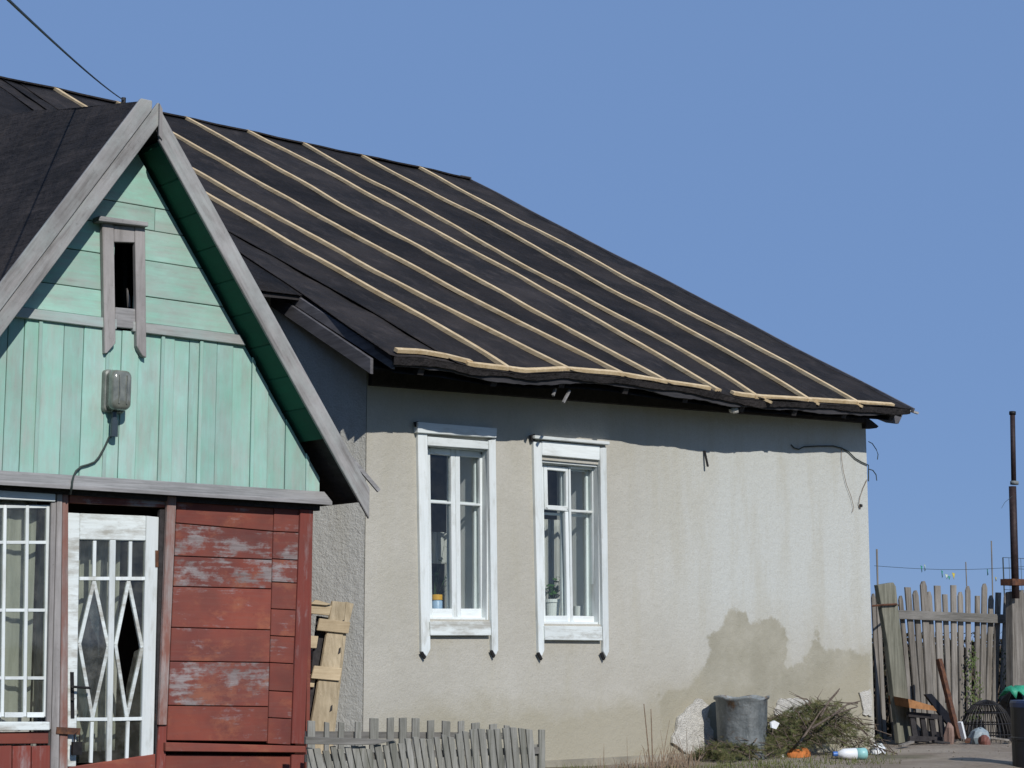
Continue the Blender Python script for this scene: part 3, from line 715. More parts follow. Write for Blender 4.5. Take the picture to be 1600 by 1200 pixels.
# curtains (each a thing of its own)
def curtain(x0,x1,z0,z1,Y,label,seed,slant=0,grp='thin curtains behind the house windows'):
    n=40; m_=14; vs=[]
    for j in range(m_+1):
        t=j/m_
        for i in range(n+1):
            u=i/n; xa=x0+slant*t*t; x=xa+(x1-xa)*u
            vs.append((x,Y+.022*math.sin(u*26+seed+t*.8)+.012*math.sin(u*57+seed*2),z1+(z0-z1)*t))
    vs2=[(x,y+.003,z) for x,y,z in vs]; N=len(vs); w=n+1
    fs=[(j*w+i,j*w+i+1,(j+1)*w+i+1,(j+1)*w+i) for j in range(m_) for i in range(n)]
    o=obj('curtain',vs,fs,M['curtain'],smooth=True,recalc=False)
    sm=o.modifiers.new('thick','SOLIDIFY'); sm.thickness=.003
    tag(o,label,'curtain',grp)
curtain(W1['l']+.26,W1['l']+.60,W1['b']+.50,W1['t']-.72,YW+.50,'short pale curtain behind the left half of the four-pane window',2,.05)
curtain(W1['l']+.62,W1['r']-.03,W1['b']+.05,W1['t']-.95,YW+.53,'pale lower curtain behind the right half of the four-pane window',1)
curtain(onY(845,880,YW+.42).x,onY(877,880,YW+.42).x,W2['b']+.03,W2['t']-.50,YW+.42,'pale curtain behind the potted plant under the vent pane',3)
# things on the inner sills
def pot(cx,cz,Y,r,h,leafs,lab,mat,leafc='leaf',seed=1,lh=.2):
    t=root('potted_plant',(cx,Y,cz),lab,'potted plant')
    g=G(); g.lathe((cx,Y,cz),[(0,0),(r*.72,0),(r*.95,h*.85),(r*1.08,h*.86),(r*1.08,h),(r*.92,h),(r*.9,h*.9),(0,h*.9)],20); g.build('pot',mat,t,smooth=False)
    rr=random.Random(seed); g=G(); s=G()
    for k in range(leafs):
        a=rr.uniform(0,6.28); L=rr.uniform(.4,1)*lh; tilt=rr.uniform(.2,1.0)
        base=Vector((cx,Y,cz+h*.9)); tip=base+Vector((math.cos(a)*math.sin(tilt)*L*.8,math.sin(a)*math.sin(tilt)*L*.4,math.cos(tilt)*L))
        s.tube([base,(base+tip)/2+Vector((0,0,.02)),tip],.002,4)
        d=Vector((math.cos(a),math.sin(a)*.6,-.3)).normalized(); sd=d.cross(Vector((0,0,1))).normalized(); w=rr.uniform(.015,.03); l2=rr.uniform(.05,.08)
        g.add([tip,tip+d*l2*.5+sd*w,tip+d*l2,tip+d*l2*.5-sd*w],[(0,1,2,3)])
    s.build('plant_stem',M['leaf'],t); g.build('foliage',M[leafc],t,recalc=False)
sz=W2['b']+.021
YI=YW+.30
pot(onY(863,940,YI).x,sz,YI,.075,.21,26,'green houseplant in tall white pot behind the lower left pane under the vent',M['pot'],seed=3,lh=.26)
px_=onY(905,950,YI).x
g=G(); g.lathe((px_,YI,sz),[(0,0),(.045,0),(.055,.15),(.05,.15),(.042,.01),(0,.01)],20); tag(g.build('flower_pot',M['pot']),'empty white pot behind the lower right pane beside the houseplant','flower pot')
sz1=W1['b']+.021; px_=onY(683,930,YI).x
M['orange_lid']=plain('amber_plastic_lid',(.75,.40,.03),.5,.1,10,bump=0)
t=root('storage_jar',(px_,YI,sz1),'pale blue jar with amber lid behind the lower left pane','jar')
g=G(); g.lathe((px_,YI,sz1),[(0,0),(.05,0),(.052,.02),(.052,.14),(.04,.155)],20); g.build('jar_body',plain('pale_blue_jar',(.35,.5,.68),.4,.1,8,bump=0),t,smooth=True)
g=G(); g.lathe((px_,YI,sz1+.153),[(.045,0),(.052,.0),(.052,.045),(0,.05)],20); g.build('lid',M['orange_lid'],t)
pot(onY(678,930,YI+.09).x,sz1,YI+.09,.04,.10,12,'small trailing green plant behind the left panes of the four-pane window',M['pot'],seed=9,lh=.60)
g=G(); c=onY(735,880,YI+.12); g.prism([c+Vector((-.05,0,-.22)),c+Vector((.04,0,-.22)),c+Vector((.05,0,.02)),c+Vector((.09,0,.03)),c+Vector((.09,0,.055)),c+Vector((-.03,0,.055)),c+Vector((-.05,0,-.05))],(0,.02,0)); tag(g.build('hanging_cloth',M['white_plastic']),'white folded cloth hanging behind the lower right pane of the four-pane window','cloth')

# ---- wires and hook at the upper right corner of the wall
def pxtube(g,pts,Y,r,n=5,dy=None):
    g.tube([onY(a,b,Y+(dy[i] if dy else 0)) for i,(a,b) in enumerate(pts)],r,n)
lw=root('loose_wires',onY(1356,700,YW-.02),'loose dark wires looping from the wall below the roof corner','wires')
g=G(); pxtube(g,[(1236,695),(1241,700),(1248,702),(1256,698),(1280,697),(1302,697),(1315,700),(1326,706),(1336,716),(1346,722),(1357,727),(1357,736),(1357,752)],YW-.015,.007); g.build('thick_wire',M['wire'],lw)
g=G(); pxtube(g,[(1315,701),(1315,718),(1318,738),(1323,758),(1330,776),(1334,793),(1332,800)],YW-.02,.003); g.build('thin_wire',M['stem'],lw); g=G(); pxtube(g,[(1355,749),(1349,762),(1344,776),(1342,787),(1344,795)],YW-.02,.0035); g.build('thin_wire',M['stem'],lw)
g=G(); c=onY(1345,790,YW-.02); g.lathe(c,[(0,-.02),(.018,-.015),(.02,.01),(0,.02)],8); g.build('wire_clip',M['black_metal'],lw)
g=G(); pxtube(g,[(1357,690),(1363,693),(1369,702),(1372,710),(1371,718)],YW-.02,.005); g.build('wire_end',M['wire'],lw); g=G(); pxtube(g,[(1357,733),(1364,735),(1369,742),(1370,751)],YW-.02,.006); g.build('wire_end',M['wire'],lw)
g=G(); g.bar(onY(1101,705,YW-.02),onY(1106,729,YW-.06),.02,.012); g.bar(onY(1101,705,YW-.02),onY(1101,705,YW+.01),.02,.012); tag(g.build('wall_hook',M['black_metal']),'short dark iron hook on the wall just below the eave shadow','hook')
# overhead cable to the ridge
wp=onX(193,158,9.75); wp=onP(193,160,RA,RN)
iroot=root('overhead_cable',wp,'thin dark cable running up from the roof ridge','cable')
a=wp+Vector((0,0,.03)); far=onY(-60,-70,5.5)
g=G(); pts=[]
for i in range(25):
    t=i/24; p=a.lerp(far,t); p.z-=.035*4*t*(1-t); pts.append(p)
g.tube(pts,.007,5); g.build('cable_run',M['wire'],iroot)
g=G(); g.tube([wp+Vector((0,0,-.1)),wp+Vector((0,0,.06))],.03,8); g.build('insulator',M['black_metal'],iroot)

# ================================================================== PORCH
YP=YW-.6; YK=YP-.30
porch=root('wooden_porch',(6.1,YP,GZ),'wooden porch with green painted gable and red plank walls','porch')
aR=1.40; aL=1.48
# outer roof lines in (x,z): right z=4.814-1.40(x-6.038); left z=4.80+1.48(x-5.895)
def zR(x): return 4.856-aR*(x-6.102)
def zL(x): return 4.841+aL*(x-5.957)
TOPZ=4.872
XA=6.032; ZA=4.95
XFR=8.03; XFL=4.15
nR=math.hypot(1,aR); nL=math.hypot(1,aL)
def clipgable(poly,off=.168):
    p=clip(poly, aR,1, 4.856+aR*6.102-off*nR)
    return clip(p,-aL,1, 4.841-aL*5.957-off*nL)
zline=[onY(232,317,YP).z,onY(290,417,YP).z*0+onY(228,357,YP).z,onY(140,393,YP).z,onY(120,449,YP).z,onY(110,497,YP).z]
zl=[4.62]+[4.16,3.985,3.755,3.485]+[3.285]
# vent opening
vl,vr=onY(178,430,YP).x,onY(211,430,YP).x; vt,vb_=onY(195,378,YP).z,onY(195,485,YP).z
R2=random.Random(11)
for i in range(len(zl)-1):
    t_,b_=zl[i],zl[i+1]+.006
    cuts=[(4.0,7.4)]
    segs=[]
    if b_<vt and t_>vb_-.02: segs=[(4.2,vl),(vr,7.6)]
    else:
        segs=[(4.2,6.27),(6.275,7.6)] if i in(1,) else [(4.2,7.6)]
    for a,c in segs:
        p=clipgable([(a,b_),(c,b_),(c,t_),(a,t_)])
        xz('green_board',p,YP+R2.uniform(-.004,.005),.022,M['green_x'],porch)
# weathered band under the horizontal boards
zb0=3.285
p=clipgable([(4.2,zb0-.075),(7.6,zb0-.075),(7.6,zb0-.002),(4.2,zb0-.002)],.18)
for seg in ((4.2,vl+.02),(vr-.02,7.6)):
    q_=clip(clip(p,1,0,seg[1]),-1,0,-seg[0]); g=G(); g.prism([(x,YP-.035,z) for x,z in q_],(0,.055,0)); g.build('band_board',M['pale_x'],porch,bevel=.004)
# vertical green boards
x=4.25; ws=[.145,.18,.13,.16,.19,.12,.14,.10,.16]
xb=[4.25]; k=0
while xb[-1]<7.75: xb.append(xb[-1]+ws[k%9]*R2.uniform(.85,1.15)); k+=1
for i in range(len(xb)-1):
    a,c=xb[i],xb[i+1]-.004
    p=clipgable([(a,2.03),(c,2.03),(c,zb0-.07),(a,zb0-.07)])
    if len(p)>=3: xz('green_board',p,YP+R2.uniform(-.009,.006),.024,M['green_v'],porch)
    if i%3==1 and len(p)>=3:   # a thin cover strip over some joints
        p=clipgable([(c-.012,2.03),(c+.016,2.03),(c+.016,zb0-.08),(c-.012,zb0-.08)])
        if len(p)>=3: xz('cover_strip',p,YP-.018,.016,M['green_v'],porch)
# vent frame
vent=bpy.data.objects.new('gable_vent',None); put(vent,(.5*(vl+vr),YP,vb_),porch)
frame_piece('vent_side_board',[(160,347),(178,349),(181,536),(167,552),(164,552)],YP-.05,.045,M['grey_z'],vent)
frame_piece('vent_side_board',[(211,352),(227,354),(229,559),(223,556),(214,541)],YP-.05,.045,M['grey_z'],vent)
frame_piece('vent_head_board',[(178.3,352),(210.7,354),(210.7,379),(178.3,378)],YP-.045,.04,M['grey_z'],vent)
frame_piece('vent_cornice',[(155,337),(232,347),(232,354),(155,345)],YP-.10,.10,M['grey_x'],vent)
frame_piece('vent_sill_board',[(180,480),(214,483),(214,514),(180,511)],YP-.03,.028,M['grey_x'],vent)
quad('broken_slat',[(199,450),(203,463),(204,480),(201,480)],YP+.12,.02,M['grey_z'],vent,0)
quad('inner_post',[(193,375),(199,375),(199,484),(193,484)],YP+.4,.05,M['dark_wood'],vent,0)
# verge boards
def rakepoly(side,o0,o1,x0,x1,zmax=TOPZ):
    if side=='R': z0=lambda x:zR(x)-o0*nR; z1=lambda x:zR(x)-o1*nR
    else: z0=lambda x:zL(x)-o0*nL; z1=lambda x:zL(x)-o1*nL
    return z0,z1
def V(x,z,y=YK): return Vector((x,y,z))
# left inner (face) board, left outer board and strip; right board
z0,z1=rakepoly('L',.085,.205,0,0)
def rk(name,side,o0,o1,xlo,xhi,y,t,mat):
    z0,z1=rakepoly(side,o0,o1,0,0)
    p=[(xlo,z0(xlo)),(xhi,z0(xhi)),(xhi,z1(xhi)),(xlo,z1(xlo))]
    p=clip(p,0,1,TOPZ)
    # mesh in a frame turned so that the board's grain runs along it
    a=math.atan(aL) if side=='L' else -math.atan(aR)
    c=Vector((sum(q[0] for q in p)/len(p),y,sum(q[1] for q in p)/len(p)))
    rot=Matrix.Rotation(-(a),3,'Y')   # local X -> along the board
    inv=rot.inverted()
    g=G(); g.prism([inv@(Vector((q[0],y,q[1]))-c) for q in p],inv@Vector((0,t,0)))
    o=obj(name,g.v,g.f,mat,None,bevel=.005,pos=Vector((0,0,0)))
    sc.collection.objects.unlink(o); del WP[o.name]
    put(o,c,porch); o.rotation_euler=rot.to_euler(); return o
M['rake_l']=wood('weathered_verge_board',(.15,.14,.13),(.38,.365,.35),'X',(.36,.40,.375),(.38,.37,.36),.42,.10,dirt=.5,fine=.8)
rk('verge_board','L',.108,.212,XFL-.05,6.12,YK,.028,M['rake_l'])
rk('verge_board','L',-.012,.104,XFL-.03,6.055,YK-.012,.03,M['rake_l'])
rk('verge_board','R',.0,.140,6.125,XFR,YK-.006,.030,M['rake_l'])
g=G(); g.prism([V(6.113,4.62,YK-.02),V(6.14,4.59,YK-.02),V(6.135,4.82,YK-.02),V(6.11,4.86,YK-.02)],(0,.018,0)); g.build('apex_strip',M['grey_z'],porch)
# loose lath beyond the right foot
g=G(); g.bar(onY(545,712,YK+.04),onY(592,767,YK+.0),.022,.03); g.build('loose_lath',M['grey_x'],porch)
# roof slabs: left slope climbs slightly towards the house
YB=16.6; rise=.19
def rl(y): return rise*(y-YK)
def slab(side,th0,th1,y0,y1,mat,name,ny=14,inset=0):
    vs=[]
    for j in range(ny+1):
        y=y0+(y1-y0)*j/ny
        for th in (th0,th1):
            if side=='L': ft=(XFL-.03,zL(XFL-.03)-th*nL); ap=(XA,min(TOPZ,zL(XA))-th*nL+rl(y)) if th0>=0 else (XA,TOPZ-th*nL+rl(y))
            else: ft=(XFR,zR(XFR)-th*nR); ap=(XA,TOPZ-th*nR+rl(y)-.0)
            for k in range(9):
                u=k/8; w=.012*math.sin(y*2.7+u*9)+.008*math.sin(y*6+u*17)
                vs.append((ft[0]+(ap[0]-ft[0])*u,y,ft[1]+(ap[1]-ft[1])*u+ (w if 0<j and side=='L' else 0)))
    fs=[]
    for j in range(ny):
        for k in range(8):
            a=j*18+k; fs.append((a,a+1,a+19,a+18)); b=a+9; fs.append((b,b+18,b+19,b+1))
        a=j*18; fs.append((a,a+18,a+27,a+9)); a=j*18+8; fs.append((a,a+9,a+27,a+18))
    for k in range(8): fs.append((k,k+9,k+10,k+1)); a=ny*18+k; fs.append((a,a+1,a+10,a+9))
    return obj(name,vs,fs,mat,porch,smooth=False)
slab('L',.0,.03,YK+.02,YB,M['felt'],'porch_roof_felt'); slab('R',.0,.02,YK+.026,YB,M['felt'],'porch_roof_felt')
slab('L',.032,.075,YK+.03,YB-.1,M['dark_wood'],'porch_roof_deck'); 
slab('R',.022,.06,YK+.03,YB-.1,M['dark_wood'],'porch_roof_deck')
# green soffit boards of the right overhang (run from verge to gable)
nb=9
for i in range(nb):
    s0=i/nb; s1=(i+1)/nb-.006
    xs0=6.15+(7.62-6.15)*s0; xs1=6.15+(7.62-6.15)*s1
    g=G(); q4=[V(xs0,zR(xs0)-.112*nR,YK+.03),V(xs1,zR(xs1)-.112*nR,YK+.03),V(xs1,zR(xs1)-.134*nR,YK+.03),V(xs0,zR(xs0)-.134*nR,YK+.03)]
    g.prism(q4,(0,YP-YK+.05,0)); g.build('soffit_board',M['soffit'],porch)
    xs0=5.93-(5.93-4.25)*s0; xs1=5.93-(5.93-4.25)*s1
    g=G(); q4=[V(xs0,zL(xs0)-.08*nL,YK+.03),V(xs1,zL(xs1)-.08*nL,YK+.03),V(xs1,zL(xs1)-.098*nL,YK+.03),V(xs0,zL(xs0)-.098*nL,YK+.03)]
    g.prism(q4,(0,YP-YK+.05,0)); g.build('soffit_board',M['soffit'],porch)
# purlin line in the soffit
g=G(); g.bar((6.75,YK+.25,zR(6.75)-.10*nR),(7.80,YK+.25,zR(7.80)-.10*nR),.04,.03,Vector((0,1,0))); 
# drip shelf
def shelf(px0,px1,name):
    a=onY(*px0,YP-.02); b=onY(*px1,YP-.02)
    g=G(); g.prism([a,a+Vector((0,-.115,-.085)),a+Vector((0,-.115,-.115)),a+Vector((0,-.0,-.03))],b-a); return g.build(name,M['grey_x'],porch,bevel=.004)
shelf((-190,722),(507,768),'drip_board')
g=G(); a=onY(-190,742,YP-.03); b=onY(500,788,YP-.03); g.prism([a,a+Vector((0,.06,0)),a+Vector((0,.06,-.05)),a+Vector((0,0,-.05))],b-a); g.build('ledge_beam',M['dark_wood'],porch)

# lower front
z_head=onY(180,790,YP).z
frame_piece('door_head_board',[(109,770),(262,777),(260,793),(109,786)],YP,.03,M['red_worn'],porch)
frame_piece('post',[(90,760),(98,760),(92,1225),(79,1225)],YP-.012,.06,M['grey_z'],porch)
frame_piece('post',[(98.3,760),(107,760),(106,1225),(93,1225)],YP-.004,.06,M['post'],porch)
frame_piece('door_jamb_board',[(262,775),(276,776),(261,1133),(249,1133)],YP-.035,.035,M['post'],porch)
frame_piece('door_jamb_board',[(250,796),(261,796),(250,1225),(242,1225)],YP+.006,.04,M['dark_wood'],porch)
frame_piece('door_jamb_board',[(249,1134),(261,1134),(258,1225),(243,1225)],YP-.015,.035,M['red_z'],porch)
# right hand red boards: (left x, right x) by row
rowsL=[778,818,917,981,1034,1103,1158]; rowsR=[786,831,921,985,1036,1105,1160]
def rx(y): return 276-(y-776)*(15/357)+1
def ex2(y): return 427.5-(y-800)*(8/300)
for i in range(6):
    a,b,c,d=rowsL[i],rowsR[i],rowsL[i+1]-1.3,rowsR[i+1]-1.3
    Y=YP+R2.uniform(-.004,.006)
    if i==1:
        frame_piece('red_board',[(rx(a),a),(ex2(b),b),(ex2(873),874),(rx(868),868)],Y,.025,M['red_worn'],porch)['label']='red board worn to grey bare wood'
        frame_piece('red_board',[(rx(869.3),869.3),(ex2(875),875.3),(ex2(d),d),(rx(c),c)],Y+.004,.025,M['red_worn'],porch)
    else: frame_piece('red_board',[(rx(a),a),(ex2(b),b),(ex2(d),d),(rx(c),c)],Y,.025,M['red_x'] if i!=4 else M['red_worn'],porch)
col=[786,829,872,908,950,992,1034,1078,1120,1161]
for i in range(9):
    a,c=col[i]+2,col[i+1]+.8
    frame_piece('red_board',[(ex2(a)+1,a),(469.0-(a-800)*.041,a+2),(469.0-(c-800)*.041,c+2),(ex2(c)+1,c)],YP-.008+R2.uniform(-.003,.003),.03,M['red_worn'] if i in(1,2) else M['red_x'],porch)
frame_piece('corner_board',[(470,793),(490,795),(476,1163),(456,1162)],YP-.03,.03,M['red_z'],porch)
frame_piece('sill_rail',[(259,1160),(478,1166),(478,1176),(259,1174)],YP-.05,.06,M['red_x'],porch)
frame_piece('red_panel',[(258,1179),(455,1181),(454,1232),(257,1232)],YP+.006,.025,M['red_x'],porch)
frame_piece('corner_board',[(456,1178),(476,1178),(474,1232),(455,1232)],YP-.02,.03,M['red_z'],porch)
# side walls, back of porch
g=G(); g.box((7.70,YP+.031,GZ-.5),(7.73,13.89,2.13)); g.build('side_wall',M['red_x'],porch)
g=G(); g.box((4.25,YP+.03,GZ-.5),(4.28,13.89,2.13)); g.build('side_wall',M['red_x'],porch)
g=G(); g.box((4.29,13.84,GZ-.5),(7.69,13.88,4.3)); g.box((4.29,YP+.1,2.05),(7.69,13.83,2.09)); g.box((4.29,YP+.08,-.1),(7.69,13.83,-.06)); g.build('porch_lining',M['porch_in'],porch)

# porch window (left), extends beyond the frame
pw=bpy.data.objects.new('window',None); put(pw,onY(0,960,YP),porch)
frame_piece('casing_board',[(-185,748),(87,763),(87,784),(-185,771)],YP-.02,.03,M['white_x'],pw)
frame_piece('casing_board',[(80.5,785),(88.5,785),(80,1140),(73.5,1140)],YP-.005,.03,M['grey_z'],pw)
frame_piece('sill_board',[(-185,1128),(78,1128),(78,1141),(-185,1143)],YP-.04,.06,M['white_w'],pw)
YS=YP+.03
st=[(72,7),(40,5),(5,5),(-30,5),(-66,5),(-102,5),(-138,5),(-180,7)]
for i,(x_,w_) in enumerate(st):
    lean=3.5
    quad('sash_stile' if i in(0,7) else 'glazing_bar',[(x_+1,789),(x_+w_+1,789),(x_+w_-lean,1120),(x_-lean,1120)],YS,.03,M['white_z'],pw,.003)
for y_ in (789,845,951,1057,1113):
    h_=8 if y_ in(1113,) else 5
    for i in range(7):
        xr=st[i][0]; xl=st[i+1][0]+st[i+1][1]
        sh=(y_-789)/331*3.5
        quad('glazing_bar' if y_ not in(789,1113) else 'sash_rail',[(xl+1-sh,y_),(xr+1-sh,y_),(xr+1-sh,y_+h_),(xl+1-sh,y_+h_)],YS+.004,.022,M['white_x'],pw,.002)
a=onY(-180,789,YS+.015); b=onY(78,1120,YS+.015)
g=G(); 
for i in range(7):
    xr=onY(st[i][0]+1,950,YS+.015).x; xl=onY(st[i+1][0]+3,950,YS+.015).x
    zs_=[onY(0,y_,YS+.015).z for y_ in (789,847,953,1059,1118)]
    for k in range(4):
        g=G(); g.box((xl-.01,YS+.013,zs_[k+1]),(xr+.01,YS+.016,zs_[k])); g.build('pane',M['dirty_glass'],pw)
# below that window
frame_piece('red_board',[(-190,1147),(76,1143),(76,1162),(-190,1164)],YP-.004,.03,M['red_x'],porch)
for i in range(9):
    x_=-190+i*30
    quad('red_panel_board',[(x_,1166),(x_+28.5,1165),(x_+28,1232),(x_-.5,1232)],YP+.004,.02,M['red_z'],porch)

# door
door=bpy.data.objects.new('door',None); put(door,onY(175,1190,YP+.03),porch); door['label']='white glazed door with diamond shaped glazing bars'
YD=YP+.02
D=lambda nm,px,mt,t=.04,dy=0,bv=.004: quad(nm,px,YD+dy,t,mt,door,bv)
D('door_stile',[(106,801),(125,802),(119,1198),(106,1198)],M['white_w'])
D('door_stile',[(229,806),(248.5,808),(240,1180),(221,1182)],M['white_z'])
D('door_rail',[(125.3,802),(228.7,806),(228,845),(124.8,843)],M['white_w'],bv=.006)
mw=M['white_z']
D('glazing_bar',[(172,844),(181.5,844),(175,1192),(167,1192)],mw,.032,.002)
def bar2(a,b,w,dy=.006,mt=None):
    (x0,y0),(x1,y1)=a,b; L=math.hypot(x1-x0,y1-y0); nx_,ny_=-(y1-y0)/L*w/2,(x1-x0)/L*w/2
    D('glazing_bar',[(x0+nx_,y0+ny_),(x1+nx_,y1+ny_),(x1-nx_,y1-ny_),(x0-nx_,y0-ny_)],mt or mw,.022,dy,.002)
bar2((148.5,845),(147.5,901),5); bar2((204.5,846),(203.5,902),5)
for (a,b) in (((124.5,904),(171.5,904)),((181,904),(227.5,904)),((120,1124),(168,1124)),((176,1124),(223.5,1123))): bar2(a,b,5.5,.005)
bar2((144.5,1128),(142.5,1192),5); bar2((200.5,1127),(198.5,1190),5)
xw=M['white_w']
for tp,lf,rt,bt in (((147.5,908),(124.5,1006),(169.5,1010),(145,1121)),((201.5,908),(181,1008),(222.5,1012),(198.5,1121))):
    for k,(a,b) in enumerate(((tp,lf),(tp,rt),(lf,bt),(rt,bt))): bar2(a,b,5.2,.009+.0007*k,xw)
# panes: top row, around and inside the diamonds, bottom row; the right diamond's upper part is open
def pane(px,mat=None,dy=.018): quad('pane',px,YD+dy,.003,mat or M['dirty_glass'],door,0)
for a,b in ((124,148),(148,172),(181,204),(204,228)): pane([(a,844),(b,844),(b,903),(a,903)])
for a,b in ((119,143),(143,168),(175,199),(199,222)): pane([(a,1124),(b,1124),(b,1192),(a,1192)])
M['blue_glass']=glassmat('bluish_reflecting_pane',(.35,.40,.45),.22,1.4)
pane([(147.5,908),(169.5,1010),(145,1121),(124,1006)],M['blue_glass'],.0165)
for tp,lf,rt,bt,xl,xr in (((147.5,906),(124.5,1006),(169.5,1010),(145,1122),122,172),((201.5,906),(181,1008),(222.5,1012),(198.5,1122),178,226)):
    pane([(xl,904),tp,lf,(xl,1006)],None,.019); pane([tp,(xr,904),(xr,1010),rt],None,.019); pane([lf,bt,(xl,1124),(xl,1006)],None,.019); pane([rt,(xr,1010),(xr,1124),bt],None,.019)
pane([(222.5,1012),(198.5,1121),(197,1075),(210,1018)],None,.018)
D('kick_board',[(108,1199),(244,1178),(244,1232),(108,1232)],M['red_x'],.03,-.01)
D('handle_plate',[(110,1050),(115.5,1050),(116.5,1122),(111,1122)],M['black_metal'],.006,-.008,0)
g=G(); g.tube([onY(113,1073,YD-.006),onY(114,1073,YD-.06),onY(141,1075,YD-.06)],.009,8); g.tube([onY(113,1092,YD-.006),onY(114,1092,YD-.03)],.012,8); g.build('handle',M['black_metal'],door)
g=G(); g.bar(onY(88,1141,YD-.035),onY(125,1143,YD-.05),.012,.045); g.build('hasp',M['rust'],door)
g=G(); c=onY(120,1166,YD-.05); g.box((c.x-.035,c.y-.015,c.z-.06),(c.x+.035,c.y+.015,c.z+.03)); g.tube([c+Vector((-.02,0,.03)),c+Vector((-.02,0,.08)),c+Vector((0,0,.1)),c+Vector((.02,0,.08)),c+Vector((.02,0,.03))],.006,6); g.build('padlock',M['black_metal'],door)
for y_ in (860,1115): D('hinge',[(243,y_),(250,y_),(249,y_+26),(243,y_+26)],M['rust'],.01,-.006,0)
# curtains inside the porch
curtain(4.4,5.50,.25,1.95,YP+.16,'dusty drape hung inside the porch window',8,0,'drapes behind the porch glazing')
curtain(5.84,6.20,.2,1.85,YP+.26,'dusty drape behind the left half of the glazed door',9,0,'drapes behind the porch glazing')
curtain(6.44,6.62,.2,1.75,YP+.24,'dusty drape behind the right half of the glazed door',5,0,'drapes behind the porch glazing')
curtain(5.60,5.74,.2,1.9,YP+.32,'narrow dusty drape behind the porch post',6,0,'drapes behind the porch glazing')

# lamp on the gable
lp=onY(177,612,YP-.02)
lamp=root('bulkhead_lamp',lp,'old grey bulkhead lamp on the green gable','lamp')
def rbox(g,c,hx,hz,y0,y1,rr,taper,n=6):
    vs=[];rings=[]
    prof=[(0,1.0),(.55,1.0),(.8,.95),(.95,.82),(1,.55)]
    for t,s in prof:
        ring=[]
        for cx_,cz_,a0 in ((1,1,0),(-1,1,90),(-1,-1,180),(1,-1,270)):
            for k in range(n+1):
                a=math.radians(a0+90*k/n); ring.append(Vector((c.x+(cx_*(hx-rr)+rr*math.cos(a))*(s if s==1 else s),y0+(y1-y0)*t,c.z+(cz_*(hz-rr)+rr*math.sin(a))*s)))
        rings.append(ring)
    m_=len(rings[0]); vs=[v for r_ in rings for v in r_]
    fs=[(j*m_+k,j*m_+(k+1)%m_,(j+1)*m_+(k+1)%m_,(j+1)*m_+k) for j in range(len(rings)-1) for k in range(m_)]+[tuple(range(m_-1,-1,-1)),tuple((len(rings)-1)*m_+k for k in range(m_))]
    g.add(vs,fs)
g=G(); rbox(g,lp,.088,.155,lp.y+.015,lp.y-.045,.03,1); g.build('lamp_base',M['lamp_metal'],lamp,smooth=False)
M['lamp_glass'],_n,_b=newmat('grimy_lamp_glass'); _q=NB(_n); _q.L(_q.mix(_q.ramp(_q.noise(_q.coords((1,1,1)),14,4,.6),[(.35,0.),(.7,1.)]),(.13,.14,.12),(.24,.25,.215)),_b.inputs['Base Color']); _b.inputs['Roughness'].default_value=.18; _b.inputs['Coat Weight'].default_value=.6
g=G(); rbox(g,lp,.078,.145,lp.y-.045,lp.y-.15,.045,1); g.build('lamp_glass',M['lamp_glass'],lamp,smooth=True)
g=G()
for s in (-1,1): g.tube([lp+Vector((s*.03,-.04,.15)),lp+Vector((s*.03,-.155,.10)),lp+Vector((s*.03,-.165,0)),lp+Vector((s*.03,-.155,-.10)),lp+Vector((s*.03,-.04,-.15))],.004,5)
g.build('lamp_guard',M['lamp_metal'],lamp)
s_=onY(178,665,YP-.05)
g=G(); g.tube([Vector((s_.x,s_.y,lp.z-.15)),Vector((s_.x,s_.y,lp.z-.215)),],.022,10); g.tube([Vector((s_.x,s_.y-.005,lp.z-.21)),Vector((s_.x,s_.y-.005,lp.z-.33))],.028,10); g.build('cable_gland',plain('dark_blue_grey_gland',(.05,.07,.085),.3,.2,10),lamp)
g=G(); g.tube([Vector((s_.x,s_.y,lp.z-.32))]+[onY(a,b,YP-.025) for a,b in [(170,684),(163,700),(155,714),(148,722),(138,726),(127,729),(119,736),(115,744)]]+[onY(113,752,YP-.12),onY(112,762,YP-.15),onY(110,772,YP-.06)],.008,6); g.build('lamp_cable',M['wire'],lamp,smooth=True)

# ================================================================== PALLET leaning in the gap
pl=root('wooden_pallet',(8.2,12.3,GZ),'broken pale pine pallet leaning in the gap beside the porch','pallet')
def lean_quad(name,px,y0,y1,t,mat,parent):
    ym=max(p[1] for p in px); yn=min(p[1] for p in px)
    P=[onY(a,b,y0+(y1-y0)*(ym-b)/(ym-yn+1e-6)) for a,b in px]
    g=G(); g.prism(P,(0,t,0)); return g.build(name,mat,parent,bevel=.004)
def ly(b): return 12.12+.18*(1180-b)/240    # farther back towards the top
def lq(name,px,t,mat,dy=0):
    g=G(); g.prism([onY(a,b,ly(b)+dy) for a,b in px],(.0,t,0)); return g.build(name,mat,pl,bevel=.004)
lq('stringer',[(520,939),(541,941),(519,1182),(478,1182)],.03,M['pine'])
lq('stringer',[(541.5,941),(552,944),(547,965),(541,985),(527,1060),(515,1182),(519.5,1182)],.022,M['pine'],.012)
lq('cross_board',[(470,938),(519,946),(515,962),(470,957)],.022,M['pine_x'],-.024)
lq('cross_board',[(470,992),(498,994),(495,1013),(470,1012)],.022,M['pine_x'],.034)
lq('back_board',[(496,962),(519,966),(506,1040),(484,1180),(470,1180),(486,1060)],.02,M['dark_wood'],.07)
lq('cross_board',[(470,1052),(494,1054),(491,1074),(470,1073)],.022,M['pine_x'],.034)
lq('cross_board',[(500,966),(548,972),(545,990),(496,985)],.02,M['pine_x'],-.026)
lq('cross_board',[(492,1040),(535,1044),(531,1064),(487,1060)],.02,M['pine_x'],-.026)
